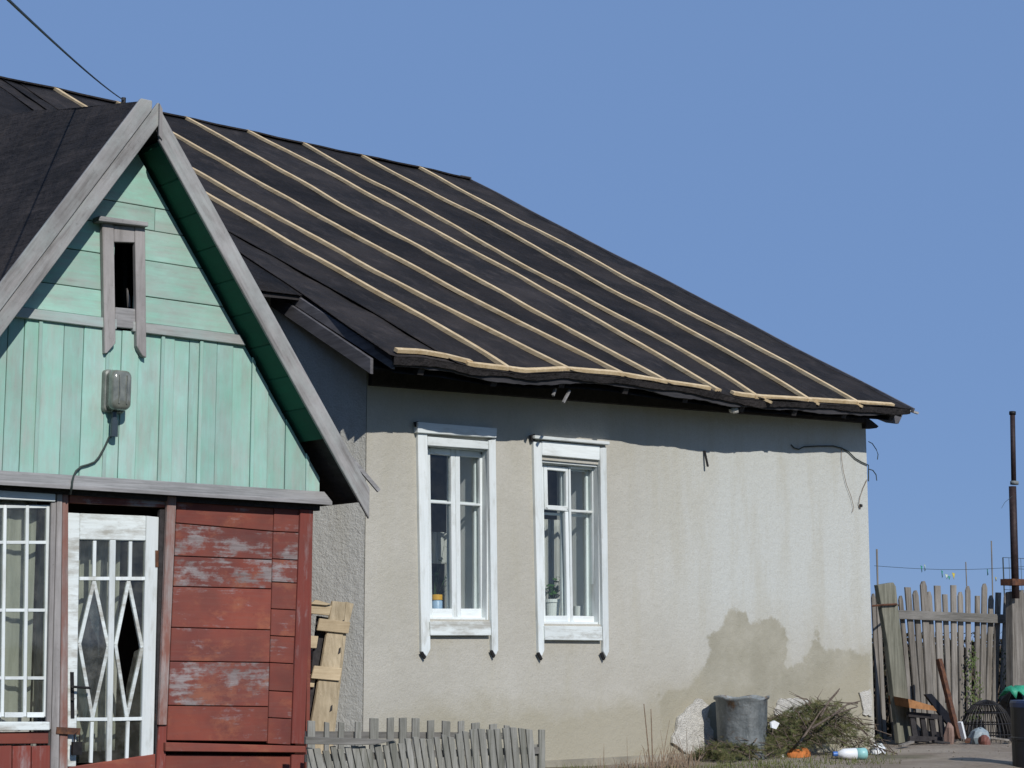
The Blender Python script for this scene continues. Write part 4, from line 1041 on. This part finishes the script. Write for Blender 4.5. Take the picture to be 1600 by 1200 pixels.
lq('cross_board',[(486,944),(494,937),(519,944),(510,946)],.02,M['pine_x'],-.05)
for a,b in ((536,974),(531,1017),(518,1107)):
    lq('splintered_hole',[(a-1,b-4),(a+2,b-6),(a+1.5,b+3),(a-3,b+6)],.006,M['dark_wood'],-.006)

# ================================================================== GARDEN FENCE in front
gf=root('garden_fence',(8.6,10.9,GZ),'low grey picket fence in front of the stucco wall beside the porch','fence')
R3=random.Random(5)
def picket(x0,x1,ytop,Y,lean,name='picket',par=gf,mat='fence_pale',tip=0,zb=None):
    a=onY(x0,ytop,Y); b=onY(x1,ytop+R3.uniform(-1.5,1.5),Y); zb=(gh(a.x,Y)-.03) if zb is None else zb
    la=lean
    pts=[Vector((a.x-la,Y,zb)),Vector((b.x-la,Y,zb)),b,a]
    if tip: mid=(a+b)/2+Vector((0,0,tip)); pts=[pts[0],pts[1],b,mid,a]
    g=G(); g.prism(pts,(0,.018,0)); return g.build(name,M[mat],par,bevel=.002)
# rear row, spaced, plain tops
for x_,y_,w_ in ((482,1126,11),(508,1128,7),(530,1128,8),(556,1128,9),(579,1122,13),(606,1122,10),(625,1122,11),(645,1122,11),(669,1126,10),(692,1126,12),(717,1127,9),(738,1130,12),(766,1132,11),(789,1133,8)):
    picket(x_,x_+w_,y_,11.15+R3.uniform(-.01,.01),0)
# front row, tight, leaning, tops rising to the right
YF=10.5
xx=480.0
while xx<828:
    t=(xx-480)/350; top=1170-8*t-26*max(0,min(1,(xx-560)/200)) ; w=R3.uniform(7.5,10.5)
    picket(xx,xx+w,top+R3.uniform(-4,4),YF+R3.uniform(-.012,.012),-.12+.06*t)
    xx+=w+R3.uniform(1.2,4.5)
picket(843,852,1140,YF+.02,0,'fence_post'); picket(829,842,1163,YF+.05,0,'fence_post')
g=G(); g.prism([onY(478,1151,YF-.04),onY(565,1154,YF-.04),onY(621,1156,YF-.04),onY(585,1164,YF-.04),onY(478,1163,YF-.04)],(0,.025,0)); g.build('fence_rail',M['fence_x'],gf,bevel=.003)
g=G(); a=onY(478,1185,YF+.04); b=onY(850,1172,YF+.04); g.bar(a,b,.03,.05); g.build('fence_rail',M['fence_x'],gf)
g=G(); a=onY(478,1148,11.19); b=onY(800,1150,11.19); g.bar(a,b,.03,.05); g.build('fence_rail',M['fence_x'],gf)

# ================================================================== YARD FENCE on the right
YR=13.0
yf=root('yard_fence',(17.2,YR,GZ),'tall grey stake fence behind the rubbish right of the house','fence')
def stake(tx,ty,bx,by,w,Y,mat='fence',point=True,name='stake'):
    tx+=R3.uniform(-1.5,1.5); bx+=R3.uniform(-2,2); ty+=R3.uniform(-4,4); w*=R3.uniform(.85,1.2); point=R3.random()<.6
    a=onY(tx,ty,Y); b=onY(bx,by,Y); b.z=min(b.z,GZ-.02) if by>1140 else b.z
    wm=w/155.0*1.0
    p=[b-Vector((wm/2,0,0)),b+Vector((wm/2,0,0)),a+Vector((wm/2,0,0)),a-Vector((wm/2,0,0))]
    if point: p=[p[0],p[1],p[2]-Vector((0,0,.04)),a+Vector((wm*.2,0,.02)),a-Vector((wm*.2,0,-.015)),p[3]-Vector((0,0,.03))]
    g=G(); g.prism(p,(0,.022,0)); return g.build(name,M[mat],yf,bevel=.002)
tall=[(1420,914),(1443,913),(1465,914),(1490,917),(1514,917),(1540,917),(1562,926)]
for tx,ty in tall: stake(tx,ty,tx+ (1500-tx)*.18+4,1165,15,YR+.0)
short=[(1408,930),(1432,928),(1454,930),(1477,926),(1501,930),(1527,930),(1551,932),(1573,930)]
for tx,ty in short: stake(tx,ty,tx+(1500-tx)*.2+4,1168,13,YR+.03)
for tx,ty,bx in ((1380,925,1398),(1372,918,1384),(1366,930,1374),(1390,930,1408)): stake(tx,ty,bx,1155,10,YR+.10)
for tx in (1590,1603,1618,1634,1650): stake(tx,928,tx+2,1165,9,YR+.02)
frame_piece('fence_rail',[(1401,953),(1640,963),(1640,977),(1401,967)],YR-.04,.035,M['fence_x'],yf)
frame_piece('fence_rail',[(1401,1098),(1640,1100),(1640,1112),(1401,1110)],YR+.055,.035,M['fence_x'],yf)
frame_piece('gate_post',[(1372,914),(1396,910),(1400,916),(1427,1157),(1405,1162),(1388,1010)],YR-.35,.06,M['fence_green'],yf)['label']='leaning greenish board post'
g=G(); g.tube([onY(1362,947,YR-.3),onY(1380,945,YR-.38),onY(1400,944,YR-.38),onY(1403,946,YR-.2)],.012,6); g.build('wire_tie',M['rust'],yf)
# climber twigs on the fence
cl=root('climbing_plant',onY(1530,1130,YR-.06),'thin green climber with yellowing leaves on the yard fence','climber')
g=G(); lf=G(); R4=random.Random(3)
for k in range(9):
    x0=1510+R4.uniform(0,70); p=[]; xx_=x0; yy_=1150
    for i in range(9): p.append(onY(xx_,yy_,YR-.05+R4.uniform(-.01,.01))); xx_+=R4.uniform(-8,6); yy_-=R4.uniform(8,24)
    g.tube(p,.004,4,.002)
    for q_ in p[2:]:
        for z_ in range(5):
            c=q_+Vector((R4.uniform(-.06,.06),R4.uniform(-.03,0),R4.uniform(-.06,.06))); a=Vector((R4.uniform(-1,1),R4.uniform(-.4,.4),R4.uniform(-1,1))).normalized()*.018; b=a.cross(Vector((R4.uniform(-.3,.3),1,R4.uniform(-.3,.3)))).normalized()*.014
            lf.add([c-a,c+b,c+a,c-b],[(0,1,2,3)])
tag(g.build('plant_stem',M['twig'],cl),kind='stuff'); tag(lf.build('foliage',M['ivy'],cl,recalc=False),kind='stuff')

# mast
YM=12.7
mast=root('mast_pole',onY(1590,1160,YM),'tall dark pipe mast strapped to a grey wooden post','mast')
def vt(name,x0,y0,x1,y1,r,Y,mat,n=12):
    g=G(); g.tube([onY(x0,y0,Y),onY(x1,y1,Y)],r,n); return g.build(name,mat,mast,smooth=True)
vt('upper_pipe',1582,646,1584,756,.030,YM-.03,M['pipe']); vt('lower_pipe',1582,760,1587,935,.044,YM-.03,M['pipe'])
vt('pipe_cap',1582,643,1582,648,.040,YM-.03,M['black_metal']); vt('collar',1585,752,1585,757,.05,YM-.03,M['galv'])
frame_piece('wooden_post',[(1582,925),(1600,922),(1606,1165),(1584,1165)],YM+.02,.10,M['fence'],mast)
g=G(); g.tube([onY(1582,775,YM-.07),onY(1570,785,YM-.1),onY(1565,794,YM-.12)],.003,4); g.build('stray_wire',M['wire'],mast)
g=G(); g.box(tuple(onY(1582,905,YM-.08)+Vector((0,0,-.07))),tuple(onY(1604,905,YM-.08)+Vector((0,.17,0)))); g.build('clamp',M['rust'],mast)
g=G(); lf=G(); R7=random.Random(31)
th=root('bramble_thicket',(18.5,14.2,GZ),'dark tangled bramble thicket behind the yard fence','thicket')
for k in range(900):
    X=R7.uniform(15.6,22.5); Y=R7.uniform(13.5,14.8); h=R7.uniform(.5,1.22)+.06*math.sin(X*3)
    b=Vector((X,Y,GZ-.05)); l=Vector((R7.uniform(-.35,.35),R7.uniform(-.2,.2),h)); g.tube([b,b+l*.55+Vector((R7.uniform(-.06,.06),0,.03)),b+l],R7.uniform(.006,.013),3,.003,False)
for k in range(9000):
    X=R7.uniform(15.5,22.6); Y=R7.uniform(13.5,14.9); z=GZ+R7.random()**.8*(1.16+.06*math.sin(X*3)+.05*math.sin(X*11))
    c=Vector((X,Y,z)); a=Vector((R7.uniform(-1,1),R7.uniform(-1,1),R7.uniform(-1,1))).normalized()*R7.uniform(.025,.05); b=a.cross(Vector((R7.uniform(-1,1),R7.uniform(-1,1),R7.uniform(-1,1)))).normalized()*.028
    lf.add([c-a,c+b,c+a,c-b],[(0,1,2,3)])
tag(g.build('bramble_stems',M['twig'],th,recalc=False),kind='stuff'); tag(lf.build('bramble_foliage',leafmat('dark_bramble_leaf',(.018,.018,.010),(.035,.030,.018),(.05,.035,.02)),th,recalc=False),kind='stuff')
# distant rods and mesh behind the fence
for (x0,y0,x1,y1,Y,r,lab) in ((1370,858,1373,1000,17,.014,'thin grey rod behind the fence close to the house corner'),(1509,878,1514,1000,19,.010,'faint short rod rising behind the middle of the yard fence'),(1549,845,1551,1000,18,.011,'tall thin rod behind the fence near the mast')):
    g=G(); a=onY(x0,y0,Y); b=onY(x1,y1,Y); b.z=gh(b.x,Y)-.1; g.tube([b,a],r,6); tag(g.build('garden_rod',M['fence']),lab,'rod','rods standing behind the yard fence')
mr=root('mesh_screen',onY(1590,1000,16),'wire mesh screen standing behind the fence beside the mast','mesh screen')
g=G(); a=onY(1567,871,16); b=onY(1640,874,16); gz=GZ
for i in range(9):
    t=i/8; p=a.lerp(b,t); g.tube([Vector((p.x,16,gz)),p],.012 if i in(0,8) else .004,4)
for k in range(12):
    z=a.z-k*.16
    g.tube([Vector((a.x,16,z)),Vector((b.x,16,z-.0))],.004,4)
g.build('wire_mesh',M['wire'],mr)
# pennant string
ps=root('pennant_string',onY(1480,884,15.5),'string of small green and yellow plastic scraps above the yard fence','pennant string')
g=G(); pts=[onY(1366+i*25,884+6*math.sin(i/10*3.14),15.5) for i in range(11)]; g.tube(pts,.003,4); g.build('string',M['wire'],ps)
M['yellow']=plain('yellow_scrap',(.62,.5,.05),.6,.2,10); M['pale']=plain('pale_scrap',(.6,.7,.55),.6,.2,10)
for (px,py,w,h,mt) in ((1441,889,6,9,'green_plastic'),(1446,887,5,9,'pale'),(1473,897,6,10,'green_plastic'),(1480,901,9,7,'pale'),(1491,900,9,9,'yellow'),(1484,903,8,5,'green_plastic'),(1544,894,5,9,'green_plastic'),(1557,905,6,6,'yellow')):
    c=onY(px,py,15.5); a=w/95/2; b=h/95/2
    g=G(); g.prism([c+Vector((-a,0,b)),c+Vector((a,.02,b*.8)),c+Vector((a*.7,.03,-b)),c+Vector((-a*.8,-.02,-b*.7))],(0,.004,0)); g.build('pennant',M[mt],ps)

# ================================================================== RUBBISH
# galvanised tub
tb=onZ(1158,1176,GZ); tx,ty=onY(1160,1170,11.9).x,11.9
tub=root('metal_tub',(tx,ty,GZ),'dented galvanised metal tub standing against the stained wall','tub')
top_h=onY(1160,1090,11.65).z-GZ
g=G(); g.lathe((tx,ty,GZ),[(0,.0),(.222,.0),(.228,.02),(.245,top_h-.03),(.262,top_h-.02),(.262,top_h),(.25,top_h),(.235,top_h-.03),(.2,.05),(0,.05)],36)
for i,v in enumerate(g.v): 
    if GZ+.05<v.z:
        v.x+=.012*math.sin(v.z*14+v.y*16); v.y+=.014*math.sin(v.x*18+v.z*9); v.z+=.010*math.sin(math.atan2(v.y-ty,v.x-tx)*5)*((v.z-GZ)/.5)
g.build('tub_body',M['galv'],tub,smooth=True)
# brush heap
R5=random.Random(21)
bh=root('brush_heap',(onY(1290,1160,11.7).x,11.6,GZ),'heap of dry twigs and green conifer cuttings against the house corner','brush heap')
def surf(px,top):  # returns point on heap envelope: px along, u depth
    return None
tw=G(); cf=G()
def envelope(px):  # top px y of heap over px x
    pts=[(1120,1176),(1150,1166),(1180,1150),(1205,1138),(1225,1122),(1245,1118),(1262,1106),(1285,1093),(1310,1087),(1335,1099),(1350,1118),(1360,1135),(1370,1160),(1384,1178)]
    for (a,b),(c,d) in zip(pts,pts[1:]):
        if a<=px<=c: return b+(d-b)*(px-a)/(c-a)
    return 1180
def hpt():
    px=R5.uniform(1128,1376); top=envelope(px); Y=R5.uniform(11.6,12.14)
    X=onY(px,1150,11.7).x+R5.uniform(-.05,.05)
    ztop=onY(px,top,11.7).z; d=abs(Y-11.87)/.42; z=GZ+(ztop-GZ)*max(0,(1-d*d))*R5.uniform(.1,1)**.6
    return px,Vector((X,Y,z))
for k in range(400):
    px,c=hpt(); 
    if px<1240 and R5.random()<.5: continue
    L=R5.uniform(.12,.5); a=R5.gauss(2.6,.5) if R5.random()<.6 else R5.uniform(0,3.14); el_=R5.uniform(-.2,.7)
    d=Vector((math.cos(a)*math.cos(el_),math.sin(a)*math.cos(el_)*.5,math.sin(el_))).normalized()*L
    p0=c-d*.5; p1=c+d*.5; p0.z=max(p0.z,GZ); p1.z=max(p1.z,GZ); mid=(p0+p1)/2+Vector((R5.uniform(-.03,.03),R5.uniform(-.03,.03),R5.uniform(0,.05)))
    for p in (p0,mid,p1): p.y=min(p.y,YW-.06)
    tw.tube([p0,mid,p1],R5.uniform(.003,.008),4,.0015,False)
for k in range(4300):
    px,c=hpt()
    if R5.random()< (.75 if px>1335 else .1): continue
    if math.sin(c.x*9)*math.sin(c.z*23+c.x*5)>.45 and R5.random()<.8: continue
    if c.z>onY(px,envelope(px),11.7).z-.05 and px>1255 and R5.random()<.8: continue
    c.y=min(c.y,YW-.1)
    a=R5.uniform(0,6.28); L=R5.uniform(.05,.13); d=Vector((math.cos(a),math.sin(a)*.6,R5.uniform(-.5,.7))).normalized()
    s=d.cross(Vector((R5.uniform(-.4,.4),-1,R5.uniform(-.4,.4)))).normalized()
    for j in range(8):
        q_=c+d*L*j/8; w=.028*(1-j/9)
        for sg in (-1,1):
            e=q_+s*sg*w+d*.02
            cf.add([q_,q_+d*.007,e],[(0,1,2)])
tag(tw.build('dry_twigs',M['twig'],bh,recalc=False),kind='stuff'); tag(cf.build('conifer_foliage',M['conifer'],bh,recalc=False),kind='stuff')
# bare thicker branches on the heap
for (a,b,y0,y1) in (((1250,1160),(1310,1080),11.5,11.8),((1282,1120),(1312,1076),11.6,11.8),((1300,1118),(1345,1095),11.4,11.7),((1268,1138),(1340,1104),11.3,11.6)):
    g=G(); g.tube([onY(*a,y0),(onY(*a,y0)+onY(*b,y1))/2+Vector((0,0,.03)),onY(*b,y1)],.011,6,.005); g.build('branch',M['twig'],bh)
# dry weeds by the fence end
wd_=root('dry_weeds',(onY(1040,1190,11.3).x,11.3,GZ),'tuft of tall dry brown weed stems in front of the wall','weeds')
g=G()
for k in range(210):
    px=R5.uniform(925,1090)if k%3 else R5.gauss(1060,14); Y=R5.uniform(10.7,11.9); X=onY(px,1180,Y).x
    h=R5.uniform(.08,.24)*(1 if px>995 else .55)+(.22 if k%29==0 else 0); l=Vector((R5.uniform(-.5,.5)*h,R5.uniform(-.3,.3)*h,h))
    b=Vector((X,Y,gh(X,Y)-.02)); g.tube([b,b+l*.6+Vector((0,0,.02)),b+l],R5.uniform(.003,.006),4,.0015,False)
tag(g.build('weed_stems',M['stem'],wd_,recalc=False),kind='stuff')
g=G()
for (x0,y0,x1,y1) in ((1006,1100,1016,1200),(1017,1108,1020,1200)): g.tube([onY(x1,y1,11.1),onY(x0,y0,11.1)],.007,5,.004)
g.build('tall_stem',M['stem'],wd_)
# short grass along the wall foot
g=G()
for k in range(6500):
    px=R5.uniform(880,1400); Y=min(R5.uniform(9.9,12.2),R5.uniform(10.2,12.3)); X=onY(px,1180,Y).x+R5.uniform(-.1,.1)
    if math.sin(X*2.3)*math.sin(Y*3.1+X)<R5.uniform(-.7,.5): continue
    h=R5.uniform(.02,.075); a=R5.uniform(0,6.28); w=.005
    b=Vector((X,Y,gh(X,Y)-.01)); s=Vector((math.cos(a)*w,math.sin(a)*w,0))
    g.add([b-s,b+s,b+Vector((R5.uniform(-.03,.03),R5.uniform(-.03,.03),h))],[(0,1,2)])
tag(g.build('grass',M['grass'],recalc=False,),'thin short grass scattered at the foot of the stucco wall','grass',kind='stuff')
# pebbles and crumbs
g=G()
for k in range(230):
    px=R5.uniform(1000,1620); Y=R5.uniform(8.6,12.9); X=onY(px,1180,Y).x; r=R5.uniform(.004,.014)
    c=Vector((X,Y,gh(X,Y)+r*.3)); 
    vsn=[c+Vector(d)*r*R5.uniform(.6,1.1) for d in ((1,0,0),(-1,0,0),(0,1,0),(0,-1,0),(0,0,.8),(0,0,-.8))]
    g.add(vsn,[(0,2,4),(2,1,4),(1,3,4),(3,0,4),(2,0,5),(1,2,5),(3,1,5),(0,3,5)])
tag(g.build('gravel',plain('loose_stone',(.30,.26,.20),.9,.5,6),recalc=False),'small loose stones scattered over the dirt yard','stones',kind='stuff')
# litter
def gpt(px,py):
    p=onZ(px,py,GZ)
    for _ in range(3): p=onZ(px,py,gh(p.x,p.y))
    return p
p=gpt(1248,1183)
g=G(); rr=random.Random(2); ring=[]
for j in range(4):
    for k in range(12):
        a=2*math.pi*k/12; r=(.15,.14,.09,.02)[j]*rr.uniform(.85,1.15); ring.append(Vector((p.x+r*math.cos(a)*1.0,p.y+r*.5*math.sin(a),p.z+(0,.04,.08,.09)[j]*rr.uniform(.8,1.2))))
g.add(ring,[(j*12+k,j*12+(k+1)%12,(j+1)*12+(k+1)%12,(j+1)*12+k) for j in range(3) for k in range(12)]); tag(g.build('crumpled_rag',M['orange'],smooth=True),'crumpled orange rag on the dirt below the brush heap','rag')
p=gpt(1328,1187)
bt=root('plastic_bottle',p,'white and teal plastic bottle with blue cap lying on the dirt','bottle')
d=(right+Vector((0.1,.1,0))).normalized()
def alongt(g,c,prof,n=14):
    vs=[]; s=Vector((-d.y,d.x,0)).normalized()
    for t,r in prof: vs+=[c+d*t+s*r*math.cos(2*math.pi*k/n)+Vector((0,0,r*math.sin(2*math.pi*k/n))) for k in range(n)]
    g.add(vs,[(i*n+k,i*n+(k+1)%n,(i+1)*n+(k+1)%n,(i+1)*n+k) for i in range(len(prof)-1) for k in range(n)]+[tuple(range(n)),tuple(range(len(prof)*n-1,(len(prof)-1)*n-1,-1))])
c=p+Vector((0,0,.055))
g=G(); alongt(g,c,[(-.12,.025),(-.06,.05),(.06,.055),(.065,.05)]); g.build('bottle_body',M['white_plastic'],bt,smooth=True)
g=G(); alongt(g,c,[(.062,.054),(.15,.056),(.165,.045)]); g.build('bottle_base',M['teal'],bt,smooth=True)
g=G(); alongt(g,c,[(-.165,.022),(-.125,.024)]); g.build('cap',M['blue'],bt)
p=onY(1371,1150,11.75); p.z=GZ
g=G(); g.lathe((p.x,p.y,p.z),[(0,.09),(.05,.085),(.09,.05),(.10,.0)],14,1,.7); 
for v in g.v: v.z+=.012*math.sin(v.x*60+v.y*40)
tag(g.build('plastic_bag',M['white_plastic'],smooth=True),'crumpled white plastic bag at the house corner','bag')
for px,py,lab in ((1225,1183,'small white scrap on the dirt in front of the orange rag'),(1206,1172,'upright white sliver sticking out of the conifer cuttings'),(1212,1132,'white crumpled scrap beside the rim of the tub')):
    p=gpt(px,py) if py>1165 else onY(px,py,11.6)
    if py<=1165: 
        g=G(); g.prism([p+Vector((-.05,0,-.03)),p+Vector((.03,.02,-.045)),p+Vector((.055,0,.01)),p+Vector((.01,.02,.035)),p+Vector((-.04,.02,.02))],(0,.02,0))
    else:
        g=G(); h=.09 if px==1206 else .03; g.prism([p+Vector((-.018,0,0)),p+Vector((.02,.0,0)),p+Vector((.012,.02,h)),p+Vector((-.02,.02,h*.8))],(0,.01,0))
    tag(g.build('paper_scrap',M['white_plastic']),lab,'scrap','white scraps of litter')
# junk by the fence
YJ=12.4
g=G(); P=[onY(1419,1092,YJ),onY(1458,1103,YJ),onY(1464,1111,YJ),onY(1421,1106,YJ)]
g.prism([p+Vector((0,0,0)) for p in P],(.1,.35,.03)); tag(g.build('rusty_sheet',plain('rust_orange_board',(.42,.20,.08),.8,.4,8)),'orange brown rusty sheet resting on the junk behind the green post','sheet')
g=G(); g.bar(onY(1467,1030,YJ+.15),onY(1497,1140,YJ-.1)+Vector((0,0,-.1)),.055,.05); tag(g.build('rusty_bar',M['rust']),'rusty iron bar leaning against the yard fence','bar')
# dark broken crate under the sheet
jc=root('dark_crate',onY(1440,1160,YJ),'dark broken slatted crate under the rusty sheet','crate')
def jq(nm,px,Y,t,mat): quad(nm,px,Y,t,mat,jc,0)
jq('crate_board',[(1446,1085),(1456,1084),(1498,1132),(1496,1150),(1470,1118)],YJ+.2,.03,M['rubber'])
jq('crate_board',[(1420,1112),(1466,1116),(1466,1124),(1420,1120)],YJ+.1,.03,M['dark_wood'])
for x_ in (1422,1438,1452,1466): jq('crate_slat',[(x_,1118),(x_+7,1118),(x_+14,1160),(x_+6,1160)],YJ+.12,.02,M['dark_wood'])
jq('crate_board',[(1418,1140),(1500,1146),(1500,1162),(1418,1162)],YJ+.3,.03,M['rubber'])
jq('crate_board',[(1422,1150),(1496,1152),(1494,1160),(1422,1158)],YJ+.05,.03,M['dark_wood'])
# wire basket dome
wb_=root('wire_basket',onY(1545,1158,YJ),'dark wire basket upturned among the junk by the fence','wire basket')
g=G(); cx=onY(1543,1155,YJ); rx_=.36; hz=.46
for k in range(18):
    a=math.pi*k/18
    pts=[Vector((cx.x+rx_*math.cos(t)*math.cos(a),cx.y+.28*math.cos(t)*math.sin(a),GZ+hz*math.sin(t))) for t in [math.pi*i/12 for i in range(13)]]
    g.tube(pts,.006,4,None,False)
for z_ in (.08,.2,.32,.41):
    c_=math.sqrt(max(0,1-(z_/hz)**2)); g.tube([Vector((cx.x+rx_*c_*math.cos(t),cx.y+.28*c_*math.sin(t),GZ+z_)) for t in [2*math.pi*i/20 for i in range(21)]],.008,4,None,False)
g.build('basket_wires',M['black_metal'],wb_,recalc=False)
R6=random.Random(8)
def lump(px,py,w,h,d,mat,name,label,cat,Y=YJ):
    c=onY(px,py,Y); g=G(); c.z=GZ
    H=h/150; W=w/150/2; n=12; vs=[]
    for j,(rz_,hz_) in enumerate(((1,0),(1.03,.4),(.85,.8),(.4,1),(0.02,1.02))):
        for k in range(n):
            a=2*math.pi*k/n; r=rz_*R6.uniform(.72,1.15); vs.append((c.x+W*r*math.cos(a),c.y+d*r*math.sin(a),c.z+H*hz_*R6.uniform(.93,1.05)))
    g.add(vs,[(j*n+k,j*n+(k+1)%n,(j+1)*n+(k+1)%n,(j+1)*n+k) for j in range(4) for k in range(n)]); tag(g.build(name,mat),label,cat)
lump(1531,1150,30,26,.12,plain('pale_blue_grey_tin',(.30,.36,.38),.5,.3,8),'crushed_canister','pale blue grey crushed canister in front of the wire basket','canister',YJ-.32)
lump(1538,1155,16,16,.07,plain('dull_red_tin',(.22,.09,.07),.6,.3,8),'crushed_tin','small dull red tin on the dirt beside the pale canister','tin',YJ-.48)
lump(1483,1150,14,34,.06,plain('faded_pink_wood',(.30,.20,.16),.8,.3,12),'wood_chunk','upright pinkish wood chunk beside the leaning rusty bar','wood chunk',YJ-.1)
g=G(); g.bar(onY(1500,1128,YJ-.2),onY(1506,1150,YJ-.2)+Vector((0,0,-.03)),.05,.03); tag(g.build('white_stick',M['white_plastic']),'short white painted stick standing between the rusty bar and the wire basket','stick')
lump(1590,1150,44,84,.2,M['rubber'],'rubbish_sack','dark rubbish sack under the green sheet at the foot of the mast','sack',YJ+.0)
c=onY(1583,1081,YJ-.1); g=G(); n=10; vs=[]
for j in range(4):
    for i in range(n+1):
        vs.append((c.x-.12+.036*i,c.y-.12+.08*j,GZ+.60+.03*math.sin(i*.9+j)-.10*(j-1.5)**2*.3-(.06 if i==0 else 0)))
g.add(vs,[(j*(n+1)+i,j*(n+1)+i+1,(j+1)*(n+1)+i+1,(j+1)*(n+1)+i) for j in range(3) for i in range(n)])
gs=g.build('plastic_sheet',M['green_plastic'],recalc=False,smooth=True); sm=gs.modifiers.new('t','SOLIDIFY'); sm.thickness=.012; tag(gs,'bright green plastic sheet draped over the dark sack by the mast','plastic sheet')
lump(1597,1100,20,20,.08,plain('faded_orange_cloth',(.5,.22,.12),.8,.3,8),'orange_bundle','faded orange cloth bundle on the ground by the mast','bundle',YJ-.2)
# dark drum at the right edge of the yard
p=gpt(1606,1206); br=root('black_drum',(p.x+.10,p.y,p.z),'black plastic drum half hidden at the edge of the yard','drum')
g=G(); g.lathe((p.x+.12,p.y,p.z-.01),[(0,0),(.19,0),(.2,.02),(.2,.28),(.206,.29),(.206,.31),(.2,.32),(.2,.60),(.19,.62),(0,.62)],30); g.build('drum_body',M['rubber'],br,smooth=False)
g=G(); g.lathe((p.x+.12,p.y,p.z+.612),[(0,.02),(.195,.02),(.205,0),(.205,-.04),(.2,-.04)],30); g.build('lid',plain('dark_navy_lid',(.02,.035,.09),.4,.2,8),br)

R8=random.Random(77)
for px,py,an,L,mt,lab in ((1416,1156,.3,.26,'fence','short grey wood scrap at the foot of the green gate post'),(1470,1152,2.6,.2,'dark_wood','short dark wood scrap in front of the dark crate'),(1512,1150,.9,.16,'rust','small rusty offcut between the white stick and the wire basket'),(1560,1156,2.9,.3,'fence','grey wood scrap lying under the front of the wire basket'),(1580,1140,.5,.22,'dark_wood','dark wood scrap on the ground beside the rubbish sack')):
    p=onY(px,py,12.05); p.z=GZ+.05; d=Vector((math.cos(an),math.sin(an)*.5,.12)).normalized()*L
    e0=p-d*.5; e1=p+d*.5; e0.z=max(e0.z,GZ+.02)
    g=G(); g.bar(e0,e1,.05,.02); tag(g.build('wood_scrap',M[mt]),lab,'wood scrap','wood scraps in the junk below the yard fence')
